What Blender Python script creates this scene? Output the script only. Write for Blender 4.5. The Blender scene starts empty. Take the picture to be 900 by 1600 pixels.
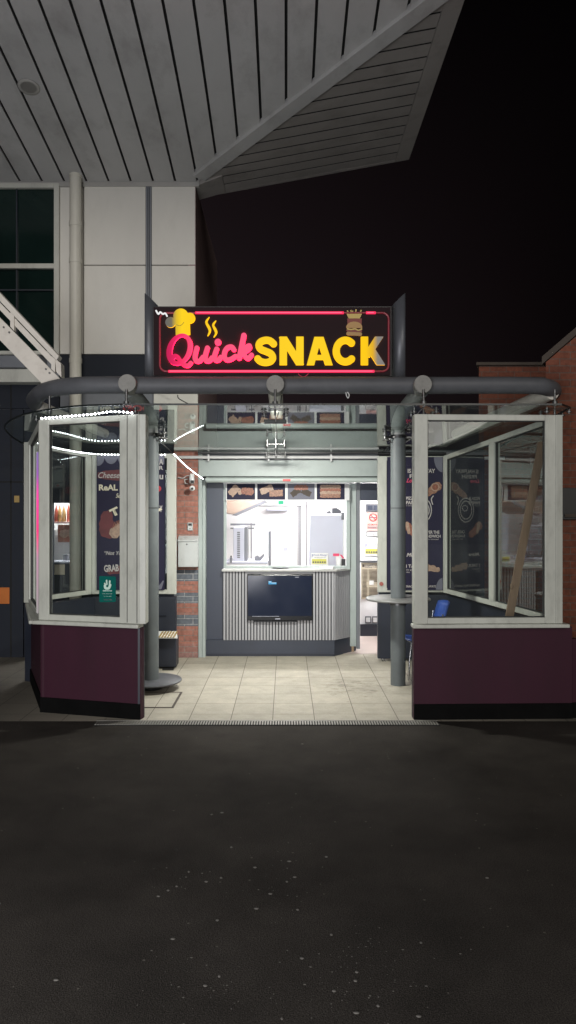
import bpy, bmesh, math, random
import numpy as np
from mathutils import Vector, Matrix
random.seed(7)
PI = math.pi
scene = bpy.context.scene
C = bpy.context.collection
H = 1.94          # eye height
F = 1155.0        # focal length in photo pixels
def X(px, Y): return (px-447.0)/F*Y
def Z(py, Y): return H-(py-800.0)/F*Y
def FY(py): return H*F/(py-800.0)      # depth of a floor point

# ------------------------------------------------------------------ materials
def rgb(r, g, b):
    f = lambda c: ((c/255+.055)/1.055)**2.4 if c/255 > .04045 else c/255/12.92
    return (f(r), f(g), f(b), 1)
def newmat(name):
    m = bpy.data.materials.new(name); m.use_nodes = True
    nt = m.node_tree; nt.nodes.clear()
    out = nt.nodes.new('ShaderNodeOutputMaterial')
    return m, nt, out
def N(nt, t, **kw):
    n = nt.nodes.new(t)
    for k, v in kw.items():
        if k.startswith('i_'):
            k2 = k[2:]
            n.inputs[int(k2) if k2.isdigit() else k2.replace('_', ' ')].default_value = v
        else: setattr(n, k, v)
    return n
def mat(name, col, rough=.5, metal=0., var=.12, scale=3., bump=0., bscale=60., spec=.5, grime=0., stretch=(1,1,1), dirt=(.03,.027,.02)):
    m, nt, out = newmat(name); L = nt.links.new
    p = N(nt, 'ShaderNodeBsdfPrincipled'); L(p.outputs[0], out.inputs[0])
    p.inputs['Metallic'].default_value = metal
    p.inputs['Specular IOR Level'].default_value = spec
    tc = N(nt, 'ShaderNodeNewGeometry')
    mp = N(nt, 'ShaderNodeMapping'); mp.inputs['Scale'].default_value = stretch
    L(tc.outputs['Position'], mp.inputs['Vector'])
    n1 = N(nt, 'ShaderNodeTexNoise', i_Scale=scale, i_Detail=6., i_Roughness=.6); L(mp.outputs[0], n1.inputs['Vector'])
    r = N(nt, 'ShaderNodeMapRange'); r.inputs[1].default_value = .25; r.inputs[2].default_value = .75
    r.inputs[3].default_value = 1-var; r.inputs[4].default_value = 1+var
    L(n1.outputs[0], r.inputs[0])
    mx = N(nt, 'ShaderNodeVectorMath', operation='SCALE'); mx.inputs[0].default_value = col[:3]
    L(r.outputs[0], mx.inputs['Scale'])
    last = mx.outputs[0]
    if grime:
        n2 = N(nt, 'ShaderNodeTexNoise', i_Scale=scale*2.7, i_Detail=9., i_Roughness=.7); L(mp.outputs[0], n2.inputs['Vector'])
        r2 = N(nt, 'ShaderNodeMapRange'); r2.inputs[1].default_value = .5; r2.inputs[2].default_value = .8
        r2.inputs[4].default_value = grime; L(n2.outputs[0], r2.inputs[0])
        mm = N(nt, 'ShaderNodeMix', data_type='RGBA'); L(r2.outputs[0], mm.inputs[0]); L(last, mm.inputs[6])
        mm.inputs[7].default_value = (*dirt, 1); last = mm.outputs[2]
    L(last, p.inputs['Base Color'])
    rr = N(nt, 'ShaderNodeMapRange'); rr.inputs[3].default_value = max(0, rough-.1); rr.inputs[4].default_value = min(1, rough+.1)
    L(n1.outputs[0], rr.inputs[0]); L(rr.outputs[0], p.inputs['Roughness'])
    if bump:
        n3 = N(nt, 'ShaderNodeTexNoise', i_Scale=bscale, i_Detail=4.); L(mp.outputs[0], n3.inputs['Vector'])
        b = N(nt, 'ShaderNodeBump', i_Strength=bump, i_Distance=.01); L(n3.outputs[0], b.inputs['Height']); L(b.outputs[0], p.inputs['Normal'])
    return m
def emis(name, col, s):
    m, nt, out = newmat(name)
    e = N(nt, 'ShaderNodeEmission', i_Strength=s); e.inputs[0].default_value = col
    nt.links.new(e.outputs[0], out.inputs[0]); return m
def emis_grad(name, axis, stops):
    """an emitting face whose colour and brightness change along a world axis: stops = (position, colour rgb linear)"""
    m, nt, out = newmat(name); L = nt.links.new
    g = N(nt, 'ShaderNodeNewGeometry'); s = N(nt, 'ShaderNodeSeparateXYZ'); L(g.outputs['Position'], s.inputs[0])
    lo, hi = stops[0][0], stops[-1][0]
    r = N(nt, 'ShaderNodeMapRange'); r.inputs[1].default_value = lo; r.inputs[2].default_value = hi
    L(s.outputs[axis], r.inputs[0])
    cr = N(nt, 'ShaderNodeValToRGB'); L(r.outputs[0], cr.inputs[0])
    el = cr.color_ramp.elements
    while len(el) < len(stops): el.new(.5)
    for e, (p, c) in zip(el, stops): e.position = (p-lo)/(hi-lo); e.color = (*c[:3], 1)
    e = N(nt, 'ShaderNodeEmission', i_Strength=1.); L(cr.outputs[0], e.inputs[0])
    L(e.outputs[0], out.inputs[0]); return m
def glass(name, ior=1.5, tint=(1,1,1), dust=.02, rough=0.0, dustcol=(.6,.7,.68)):
    m, nt, out = newmat(name); L = nt.links.new
    g = N(nt, 'ShaderNodeNewGeometry')
    mr = N(nt, 'ShaderNodeMapRange'); mr.inputs[3].default_value = ior; mr.inputs[4].default_value = 1/ior
    L(g.outputs['Backfacing'], mr.inputs[0])
    fr = N(nt, 'ShaderNodeFresnel'); L(mr.outputs[0], fr.inputs[0])
    t = N(nt, 'ShaderNodeBsdfTransparent'); t.inputs[0].default_value = (*tint, 1)
    gl = N(nt, 'ShaderNodeBsdfGlossy', i_Roughness=rough); gl.inputs[0].default_value = (.95,1,.98,1)
    mx = N(nt, 'ShaderNodeMixShader'); L(fr.outputs[0], mx.inputs[0]); L(t.outputs[0], mx.inputs[1]); L(gl.outputs[0], mx.inputs[2])
    d = N(nt, 'ShaderNodeBsdfDiffuse'); d.inputs[0].default_value = (*dustcol, 1)
    n = N(nt, 'ShaderNodeTexNoise', i_Scale=2.2, i_Detail=7.); L(g.outputs['Position'], n.inputs['Vector'])
    r = N(nt, 'ShaderNodeMapRange'); r.inputs[1].default_value=.3; r.inputs[2].default_value=.8; r.inputs[4].default_value = dust*2; L(n.outputs[0], r.inputs[0])
    m2 = N(nt, 'ShaderNodeMixShader'); L(r.outputs[0], m2.inputs[0]); L(mx.outputs[0], m2.inputs[1]); L(d.outputs[0], m2.inputs[2])
    L(m2.outputs[0], out.inputs[0]); return m

def brick_mat(name, c1, c2, mort, facing='Y', bands=None, course=.0745, blen=.225):
    m, nt, out = newmat(name); L = nt.links.new
    p = N(nt, 'ShaderNodeBsdfPrincipled', i_Roughness=.85); L(p.outputs[0], out.inputs[0])
    g = N(nt, 'ShaderNodeNewGeometry'); s = N(nt, 'ShaderNodeSeparateXYZ'); L(g.outputs['Position'], s.inputs[0])
    cb = N(nt, 'ShaderNodeCombineXYZ'); L(s.outputs[0 if facing == 'Y' else 1], cb.inputs[0]); L(s.outputs[2], cb.inputs[1])
    b = N(nt, 'ShaderNodeTexBrick', offset=.5); b.inputs['Scale'].default_value = 1
    b.inputs['Brick Width'].default_value = blen; b.inputs['Row Height'].default_value = course
    b.inputs['Mortar Size'].default_value = .0045; b.inputs['Mortar Smooth'].default_value = .3; b.inputs['Bias'].default_value = 0
    b.inputs['Color1'].default_value = (*c1, 1); b.inputs['Color2'].default_value = (*c2, 1); b.inputs['Mortar'].default_value = (*mort, 1)
    L(cb.outputs[0], b.inputs['Vector'])
    n = N(nt, 'ShaderNodeTexNoise', i_Scale=25., i_Detail=6.); L(g.outputs['Position'], n.inputs['Vector'])
    col = b.outputs['Color']
    if bands:      # courses of blue brick between the red ones
        cr = N(nt, 'ShaderNodeValToRGB'); cr.color_ramp.interpolation = 'CONSTANT'
        r = N(nt, 'ShaderNodeMapRange'); r.inputs[2].default_value = 3.; L(s.outputs[2], r.inputs[0]); L(r.outputs[0], cr.inputs[0])
        el = cr.color_ramp.elements
        while len(el) < len(bands): el.new(.5)
        for e, (z, v) in zip(el, bands): e.position = z/3.; e.color = (v, v, v, 1)
        b2 = N(nt, 'ShaderNodeTexBrick', offset=.5); b2.inputs['Scale'].default_value = 1
        for k in ('Brick Width','Row Height','Mortar Size','Mortar Smooth','Bias'): b2.inputs[k].default_value = b.inputs[k].default_value
        b2.inputs['Color1'].default_value = (.16,.175,.2,1); b2.inputs['Color2'].default_value = (.11,.125,.15,1); b2.inputs['Mortar'].default_value = (.38,.38,.38,1)
        L(cb.outputs[0], b2.inputs['Vector'])
        mm = N(nt, 'ShaderNodeMix', data_type='RGBA'); L(cr.outputs[0], mm.inputs[0]); L(col, mm.inputs[6]); L(b2.outputs['Color'], mm.inputs[7])
        col = mm.outputs[2]
    r2 = N(nt, 'ShaderNodeMapRange'); r2.inputs[1].default_value=.3; r2.inputs[2].default_value=.7; r2.inputs[3].default_value = .75; r2.inputs[4].default_value = 1.2; L(n.outputs[0], r2.inputs[0])
    sc = N(nt, 'ShaderNodeVectorMath', operation='SCALE'); L(col, sc.inputs[0]); L(r2.outputs[0], sc.inputs['Scale'])
    L(sc.outputs[0], p.inputs['Base Color'])
    bp = N(nt, 'ShaderNodeBump', i_Strength=.6, i_Distance=.006, invert=True); L(b.outputs['Fac'], bp.inputs['Height']); L(bp.outputs[0], p.inputs['Normal'])
    return m

def tile_mat():
    m, nt, out = newmat('concrete paving tiles'); L = nt.links.new
    p = N(nt, 'ShaderNodeBsdfPrincipled', i_Roughness=.7); L(p.outputs[0], out.inputs[0])
    g = N(nt, 'ShaderNodeNewGeometry')
    mp = N(nt, 'ShaderNodeMapping'); mp.inputs['Location'].default_value = (.125, -7.083+.391*20, 0); L(g.outputs['Position'], mp.inputs['Vector'])
    s = N(nt, 'ShaderNodeSeparateXYZ'); L(mp.outputs[0], s.inputs[0])
    def line(o, w):
        a = N(nt, 'ShaderNodeMath', operation='DIVIDE'); L(o, a.inputs[0]); a.inputs[1].default_value = .391
        f = N(nt, 'ShaderNodeMath', operation='FRACT'); L(a.outputs[0], f.inputs[0])
        c = N(nt, 'ShaderNodeMath', operation='SUBTRACT'); L(f.outputs[0], c.inputs[0]); c.inputs[1].default_value = .5
        ab = N(nt, 'ShaderNodeMath', operation='ABSOLUTE'); L(c.outputs[0], ab.inputs[0])
        r = N(nt, 'ShaderNodeMapRange'); r.inputs[1].default_value = .5-w; r.inputs[2].default_value = .5-w*.35; L(ab.outputs[0], r.inputs[0])
        fl = N(nt, 'ShaderNodeMath', operation='FLOOR'); L(a.outputs[0], fl.inputs[0])
        return r.outputs[0], fl.outputs[0]
    lx, fx = line(s.outputs[0], .011); ly, fy = line(s.outputs[1], .012)
    my = N(nt, 'ShaderNodeMath', operation='MULTIPLY'); L(ly, my.inputs[0]); my.inputs[1].default_value = .75
    mxn = N(nt, 'ShaderNodeMath', operation='MAXIMUM'); L(lx, mxn.inputs[0]); L(my.outputs[0], mxn.inputs[1])
    cb = N(nt, 'ShaderNodeCombineXYZ'); L(fx, cb.inputs[0]); L(fy, cb.inputs[1])
    wn = N(nt, 'ShaderNodeTexWhiteNoise', noise_dimensions='3D'); L(cb.outputs[0], wn.inputs['Vector'])
    n = N(nt, 'ShaderNodeTexNoise', i_Scale=5., i_Detail=8., i_Roughness=.65); L(g.outputs['Position'], n.inputs['Vector'])
    nf = N(nt, 'ShaderNodeTexNoise', i_Scale=90., i_Detail=3.); L(g.outputs['Position'], nf.inputs['Vector'])
    r1 = N(nt, 'ShaderNodeMapRange'); r1.inputs[3].default_value = .93; r1.inputs[4].default_value = 1.07; L(wn.outputs[0], r1.inputs[0])
    r2 = N(nt, 'ShaderNodeMapRange'); r2.inputs[1].default_value=.3; r2.inputs[2].default_value=.7; r2.inputs[3].default_value = .82; r2.inputs[4].default_value = 1.12; L(n.outputs[0], r2.inputs[0])
    r3 = N(nt, 'ShaderNodeMapRange'); r3.inputs[1].default_value=.3; r3.inputs[2].default_value=.7; r3.inputs[3].default_value = .92; r3.inputs[4].default_value = 1.08; L(nf.outputs[0], r3.inputs[0])
    a = N(nt, 'ShaderNodeMath', operation='MULTIPLY'); L(r1.outputs[0], a.inputs[0]); L(r2.outputs[0], a.inputs[1])
    b = N(nt, 'ShaderNodeMath', operation='MULTIPLY'); L(a.outputs[0], b.inputs[0]); L(r3.outputs[0], b.inputs[1])
    col = N(nt, 'ShaderNodeVectorMath', operation='SCALE'); col.inputs[0].default_value = (.42,.385,.315); L(b.outputs[0], col.inputs['Scale'])
    # scattered dark stains, strongest around (0.65, 8.3)
    ds = N(nt, 'ShaderNodeVectorMath', operation='DISTANCE'); ds.inputs[1].default_value = (.75, 8.2, 0); L(g.outputs['Position'], ds.inputs[0])
    rd = N(nt, 'ShaderNodeMapRange'); rd.inputs[1].default_value=.15; rd.inputs[2].default_value=.95; rd.inputs[3].default_value=.17; rd.inputs[4].default_value=0; L(ds.outputs['Value'], rd.inputs[0])
    mps = N(nt, 'ShaderNodeMapping'); mps.inputs['Scale'].default_value = (1,2.2,1); L(g.outputs['Position'], mps.inputs[0])
    ns = N(nt, 'ShaderNodeTexNoise', i_Scale=7., i_Detail=10., i_Roughness=.75); L(mps.outputs[0], ns.inputs['Vector'])
    ad = N(nt, 'ShaderNodeMath', operation='ADD'); L(ns.outputs[0], ad.inputs[0]); L(rd.outputs[0], ad.inputs[1])
    rs = N(nt, 'ShaderNodeMapRange'); rs.inputs[1].default_value=.64; rs.inputs[2].default_value=.78; rs.inputs[4].default_value=.7; L(ad.outputs[0], rs.inputs[0])
    m1 = N(nt, 'ShaderNodeMix', data_type='RGBA'); L(rs.outputs[0], m1.inputs[0]); L(col.outputs[0], m1.inputs[6]); m1.inputs[7].default_value = (.1,.085,.06,1)
    m2 = N(nt, 'ShaderNodeMix', data_type='RGBA'); L(mxn.outputs[0], m2.inputs[0]); L(m1.outputs[2], m2.inputs[6]); m2.inputs[7].default_value = (.07,.06,.045,1)
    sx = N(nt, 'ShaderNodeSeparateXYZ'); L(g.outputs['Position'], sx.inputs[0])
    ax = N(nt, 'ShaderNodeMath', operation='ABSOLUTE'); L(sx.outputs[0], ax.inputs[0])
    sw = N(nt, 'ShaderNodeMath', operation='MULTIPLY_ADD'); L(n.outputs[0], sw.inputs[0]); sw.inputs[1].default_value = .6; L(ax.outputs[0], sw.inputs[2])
    rw = N(nt, 'ShaderNodeMapRange'); rw.inputs[1].default_value = 2.0; rw.inputs[2].default_value = 3.1; rw.inputs[3].default_value = 1.; rw.inputs[4].default_value = .36; L(sw.outputs[0], rw.inputs[0])  # tiles darken away from the canopy: its weaker light put into the colour
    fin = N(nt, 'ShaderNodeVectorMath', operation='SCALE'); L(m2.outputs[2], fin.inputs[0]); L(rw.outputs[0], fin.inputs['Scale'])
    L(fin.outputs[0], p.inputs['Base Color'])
    bp = N(nt, 'ShaderNodeBump', i_Strength=.25, i_Distance=.004); L(b.outputs[0], bp.inputs['Height']); L(bp.outputs[0], p.inputs['Normal'])
    return m
def asphalt_mat():
    m, nt, out = newmat('asphalt'); L = nt.links.new
    p = N(nt, 'ShaderNodeBsdfPrincipled', i_Roughness=.85); p.inputs['Specular IOR Level'].default_value = .12; L(p.outputs[0], out.inputs[0])
    g = N(nt, 'ShaderNodeNewGeometry')
    n = N(nt, 'ShaderNodeTexNoise', i_Scale=1.1, i_Detail=8., i_Roughness=.65); L(g.outputs['Position'], n.inputs['Vector'])
    v = N(nt, 'ShaderNodeTexVoronoi', i_Scale=170.); L(g.outputs['Position'], v.inputs['Vector'])
    f = N(nt, 'ShaderNodeTexNoise', i_Scale=160., i_Detail=2.); L(g.outputs['Position'], f.inputs['Vector'])
    r1 = N(nt, 'ShaderNodeMapRange'); r1.inputs[1].default_value=.3; r1.inputs[2].default_value=.7; r1.inputs[3].default_value=.6; r1.inputs[4].default_value=1.35; L(n.outputs[0], r1.inputs[0])
    r2 = N(nt, 'ShaderNodeMapRange'); r2.inputs[1].default_value=.3; r2.inputs[2].default_value=.7; r2.inputs[3].default_value=.35; r2.inputs[4].default_value=1.75; L(f.outputs[0], r2.inputs[0])
    a = N(nt, 'ShaderNodeMath', operation='MULTIPLY'); L(r1.outputs[0], a.inputs[0]); L(r2.outputs[0], a.inputs[1])
    col = N(nt, 'ShaderNodeVectorMath', operation='SCALE'); col.inputs[0].default_value = (.044,.039,.034); L(a.outputs[0], col.inputs['Scale'])
    wv = N(nt, 'ShaderNodeTexVoronoi', i_Scale=26.); L(g.outputs['Position'], wv.inputs['Vector'])
    wn = N(nt, 'ShaderNodeSeparateColor'); L(wv.outputs['Color'], wn.inputs[0])
    t1 = N(nt, 'ShaderNodeMath', operation='GREATER_THAN'); L(wn.outputs[0], t1.inputs[0]); t1.inputs[1].default_value=.975
    t2 = N(nt, 'ShaderNodeMath', operation='LESS_THAN'); L(wv.outputs['Distance'], t2.inputs[0]); t2.inputs[1].default_value=.17
    tm = N(nt, 'ShaderNodeMath', operation='MULTIPLY'); L(t1.outputs[0], tm.inputs[0]); L(t2.outputs[0], tm.inputs[1])
    mx = N(nt, 'ShaderNodeMix', data_type='RGBA'); L(tm.outputs[0], mx.inputs[0]); L(col.outputs[0], mx.inputs[6]); mx.inputs[7].default_value=(.13,.12,.105,1)
    L(mx.outputs[2], p.inputs['Base Color'])
    bp = N(nt, 'ShaderNodeBump', i_Strength=.45, i_Distance=.004); L(v.outputs['Distance'], bp.inputs['Height']); L(bp.outputs[0], p.inputs['Normal'])
    return m

M = {}
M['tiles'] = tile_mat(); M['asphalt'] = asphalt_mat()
M['upvc'] = mat('weathered white upvc', (.48,.49,.44), .4, var=.09, scale=2.5, grime=.34, stretch=(1,1,.35))
M['upvc_dim'] = mat('dirty white upvc', (.50,.50,.45), .45, var=.1, scale=3, grime=.3, stretch=(1,1,.3))
M['seam'] = mat('dark rubber seal', (.02,.02,.02), .6)
M['maroon'] = mat('maroon painted board', (.037,.0085,.019), .6, spec=.25, var=.22, scale=1.6, grime=.35, stretch=(1,1,.25), dirt=(.02,.012,.014))
M['plinth'] = mat('black bitumen plinth', (.005,.005,.005), .9, spec=.05, var=.3, scale=5)
M['navy'] = mat('dark navy boarding', (.016,.02,.032), .45, var=.25, scale=2, grime=.1, dirt=(.05,.05,.05))
M['navyp'] = mat('navy grey panel', (.040,.048,.072), .4, var=.12, scale=1.2)
M['navyl'] = mat('navy kick board', (.030,.037,.056), .45, var=.15, scale=3, grime=.2)
M['facade'] = mat('dark blue grey cladding', (.013,.016,.024), .6, spec=.2, var=.15, scale=1.4, grime=.2)
M['white_panel'] = mat('cream composite panel', (.62,.60,.55), .55, var=.07, scale=.9, grime=.18, stretch=(1,1,.4), dirt=(.25,.23,.2))
M['mullion'] = mat('grey mullion strip', (.16,.17,.19), .5)
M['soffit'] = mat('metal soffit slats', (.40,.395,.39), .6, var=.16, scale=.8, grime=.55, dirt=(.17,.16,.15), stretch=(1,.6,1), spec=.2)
M['hip'] = mat('shaded soffit slats', (.28,.26,.245), .65, var=.15, scale=.8, grime=.5, dirt=(.1,.09,.08), spec=.2)  # same slats as the soffit, with their shade put into a darker colour
M['soffit_trim'] = mat('soffit trim', (.34,.33,.31), .55, var=.1, scale=1.2, grime=.2, dirt=(.2,.2,.2))
M['dark'] = mat('black void backing', (.006,.006,.006), .9)
M['galv'] = mat('grey painted steel tube', (.095,.098,.108), .5, metal=.0, spec=.3, var=.18, scale=4, grime=.35, bump=.1, bscale=30, dirt=(.07,.07,.07))
M['column'] = mat('grey painted steel column', (.13,.145,.15), .5, metal=.0, spec=.3, var=.15, scale=4, grime=.3, dirt=(.08,.085,.09))
M['cap'] = mat('tube end cap', (.22,.215,.2), .6, var=.15, scale=12, grime=.3)
M['shelf'] = mat('brushed shelf steel', (.24,.24,.235), .45, metal=.4, var=.12, scale=9)
M['steel'] = mat('stainless fitting', (.17,.17,.17), .4, metal=.9, var=.2, scale=8)
M['elbow'] = mat('grey painted elbow', (.24,.25,.245), .5, var=.15, scale=5, grime=.3)
M['white_steel'] = mat('white painted steel', (.66,.62,.56), .5, var=.08, scale=4, grime=.3, dirt=(.25,.2,.16))
M['pipe'] = mat('cream downpipe', (.58,.56,.49), .45, var=.08, scale=3, grime=.25, stretch=(1,1,.2), dirt=(.3,.28,.24))
M['win_dark'] = mat('dark green window glass', (.006,.016,.014), .12, var=.4, scale=.7)
M['brown_wall'] = mat('brown shaded render', (.26,.17,.17), .8, var=.12, scale=.8)
M['brick'] = brick_mat('red brick', (.38,.165,.125), (.30,.13,.10), (.22,.19,.17), bands=[(0,.35),(.07,.2),(.185,0),(.42,1),(.57,0),(.715,1),(.865,0),(1.01,1),(1.17,0)])
M['brick_n'] = brick_mat('orange brick', (.20,.062,.034), (.15,.047,.027), (.13,.10,.085))
M['brick_s'] = brick_mat('orange brick side', (.30,.095,.045), (.23,.07,.035), (.20,.15,.12), facing='X')
M['coping'] = mat('stone coping', (.07,.055,.045), .8, var=.2, scale=5)
M['grey_frame'] = mat('pale grey green frame', (.36,.41,.40), .5, var=.1, scale=3, grime=.3, stretch=(1,1,.3))
M['shutter'] = mat('shutter box steel', (.36,.41,.395), .45, var=.08, scale=2, grime=.2)
M['conduit'] = mat('white conduit', (.62,.62,.62), .4)
M['white'] = mat('white plastic', (.72,.73,.73), .35, var=.04)
M['mailbox'] = mat('pale grey postbox steel', (.50,.52,.52), .3, var=.05, scale=5, grime=.08)
M['interior'] = mat('white kitchen wall', (.82,.82,.83), .5, var=.02)
M['int_grey'] = mat('kitchen grey steel', (.13,.135,.15), .35, metal=.2)
M['int_lav'] = mat('fridge side panel', (.50,.51,.60), .4, var=.03)
M['int_beige'] = mat('beige extractor hood', (.30,.225,.18), .4)
M['slat'] = mat('pale grey slat', (.34,.34,.36), .5, var=.12, scale=9, stretch=(1,1,.1))
M['slat_gap'] = mat('slat shadow gap', (.02,.021,.026), .7)
M['ctop'] = mat('worn counter top', (.45,.45,.44), .3, var=.2, scale=9, grime=.3)
M['tv'] = mat('glossy television screen', (.012,.017,.035), .12, var=.05, spec=.6)
M['tvb'] = mat('television bezel', (.006,.007,.01), .25)
M['black'] = mat('black plastic', (.012,.012,.013), .4)
M['poster'] = mat('navy printed poster', (.020,.018,.042), .6, spec=.2, var=.1, scale=3)
M['p_white'] = mat('printed off white', (.44,.41,.40), .5)
M['p_cream'] = mat('printed cream', (.66,.60,.46), .5)
M['p_red'] = mat('printed red', (.5,.02,.03), .5)
M['p_pink'] = mat('printed pink', (.6,.05,.12), .5)
M['p_brush'] = mat('printed brush stroke red', (.12,.025,.03), .6, var=.3, scale=8)
M['p_grey'] = mat('printed awning scallop', (.13,.13,.17), .6, var=.12, scale=6)
M['food'] = mat('printed toasted bread', (.26,.13,.085), .5, var=.6, scale=38, grime=.6, dirt=(.16,.04,.02))
M['food2'] = mat('printed pale wrap', (.34,.23,.17), .5, var=.35, scale=30, grime=.4, dirt=(.3,.12,.06))
M['food3'] = mat('printed meat filling', (.22,.07,.045), .5, var=.7, scale=60, grime=.5, dirt=(.45,.3,.1))
M['teal'] = mat('teal sticker', (.004,.10,.085), .8, spec=.05, var=.05)
M['teal_l'] = mat('pale mint print', (.42,.60,.50), .4)
M['wood'] = mat('weathered timber plank', (.19,.13,.085), .75, var=.25, scale=6, stretch=(6,6,.7), grime=.3)
M['woodl'] = mat('offcut softwood', (.45,.33,.20), .7, var=.2, scale=30)
M['blue'] = mat('blue moulded plastic', (.02,.065,.30), .35, var=.08)
M['chrome'] = mat('chromed tube', (.6,.6,.6), .15, metal=1.)
M['paper'] = mat('white paper', (.72,.72,.70), .6, var=.04)
M['paper_lit'] = mat('cream certificate paper', (.50,.44,.33), .6, var=.1, scale=8)
M['ink'] = mat('dark print', (.06,.07,.11), .5)
M['inkb'] = mat('blue print', (.06,.09,.3), .5)
M['yellowp'] = mat('yellow print', (.58,.55,.10), .5)
M['redp'] = mat('red print', (.55,.04,.04), .5)
M['pinkp'] = mat('pale pink print', (.68,.42,.38), .5)
M['orange'] = mat('orange sign', (.40,.11,.012), .5)
M['amber'] = mat('amber plate', (.30,.2,.06), .5)
M['sauce_r'] = mat('red sauce bottle', (.35,.07,.04), .4, var=.3, scale=40)
M['sauce_y'] = mat('mustard bottle', (.42,.24,.08), .4, var=.3, scale=40)
M['glass'] = glass('window glass', 1.55, (.93,.96,.95), .012)
M['glass_side'] = glass('double glazed pane', 1.85, (.72,.75,.74), .015, rough=.012)
M['roof_glass'] = glass('canopy roof glass', 1.6, (.82,.9,.88), .035, rough=.025)
M['glass_edge'] = mat('glass edge', (.008,.012,.012), .3)
M['sign_face'] = mat('sign face acrylic', (.022,.012,.014), .6, var=.1, spec=.08)
M['signbox'] = mat('sign box metal', (.02,.02,.022), .4)
M['fin'] = mat('grey sign post', (.10,.105,.12), .4, metal=.2, var=.1, scale=4)
M['lamp'] = emis('lamp diffuser', (1,.98,.97,1), 105)
M['led'] = emis('cool white led', (.92,.96,1,1), 24)
M['pink_reflection'] = emis_grad('painted pink reflection', 2, [(.95,(.35,.33,.33)),(1.5,(.55,.3,.42)),(1.75,(1.2,.06,.28)),(2.05,(1.3,.08,.45)),(2.3,(.36,.13,.5)),(2.55,(.24,.2,.42))])  # reflection on the white frame, put into an emission gradient
M['exit'] = emis('exit sign lit', (.12,.85,.45,1), .95)
M['logo_b'] = emis('screen logo blue', (.1,.5,.9,1), .8)
M['logo_w'] = emis('screen logo white', (.7,.9,1,1), .9)
SY = 7.40
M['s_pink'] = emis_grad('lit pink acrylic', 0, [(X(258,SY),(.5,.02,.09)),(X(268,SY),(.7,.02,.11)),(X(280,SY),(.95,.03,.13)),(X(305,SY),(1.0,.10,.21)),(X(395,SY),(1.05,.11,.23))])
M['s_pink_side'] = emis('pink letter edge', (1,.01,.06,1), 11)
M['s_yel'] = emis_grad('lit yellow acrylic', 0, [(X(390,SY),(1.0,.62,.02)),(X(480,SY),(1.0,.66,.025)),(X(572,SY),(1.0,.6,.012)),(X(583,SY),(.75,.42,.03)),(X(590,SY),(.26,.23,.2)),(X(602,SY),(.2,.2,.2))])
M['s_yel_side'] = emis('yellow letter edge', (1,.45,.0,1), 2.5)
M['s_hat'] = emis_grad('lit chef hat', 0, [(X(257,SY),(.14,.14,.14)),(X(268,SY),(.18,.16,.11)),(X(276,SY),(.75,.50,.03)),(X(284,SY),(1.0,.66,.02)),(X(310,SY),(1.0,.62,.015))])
M['s_tube'] = emis('red neon tube lit', (1,.035,.11,1), 1.25)
M['s_tube_hot'] = emis('red neon tube core', (1,.16,.28,1), 1.1)
M['s_off'] = mat('unlit red tube', (.26,.02,.04), .3)
M['s_steam'] = emis('lit steam', (1,.62,.02,1), 1.0)
M['dim_fry'] = mat('unlit fries', (.55,.40,.11), .5)
M['dim_bun'] = mat('unlit bun', (.42,.24,.08), .5)
M['dim_red'] = mat('unlit carton', (.20,.03,.02), .5)
M['grate'] = mat('galvanised grate', (.30,.29,.26), .5, metal=.3, var=.2, scale=20, grime=.4)
M['grit'] = mat('pale grit', (.13,.122,.11), .8)

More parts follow.
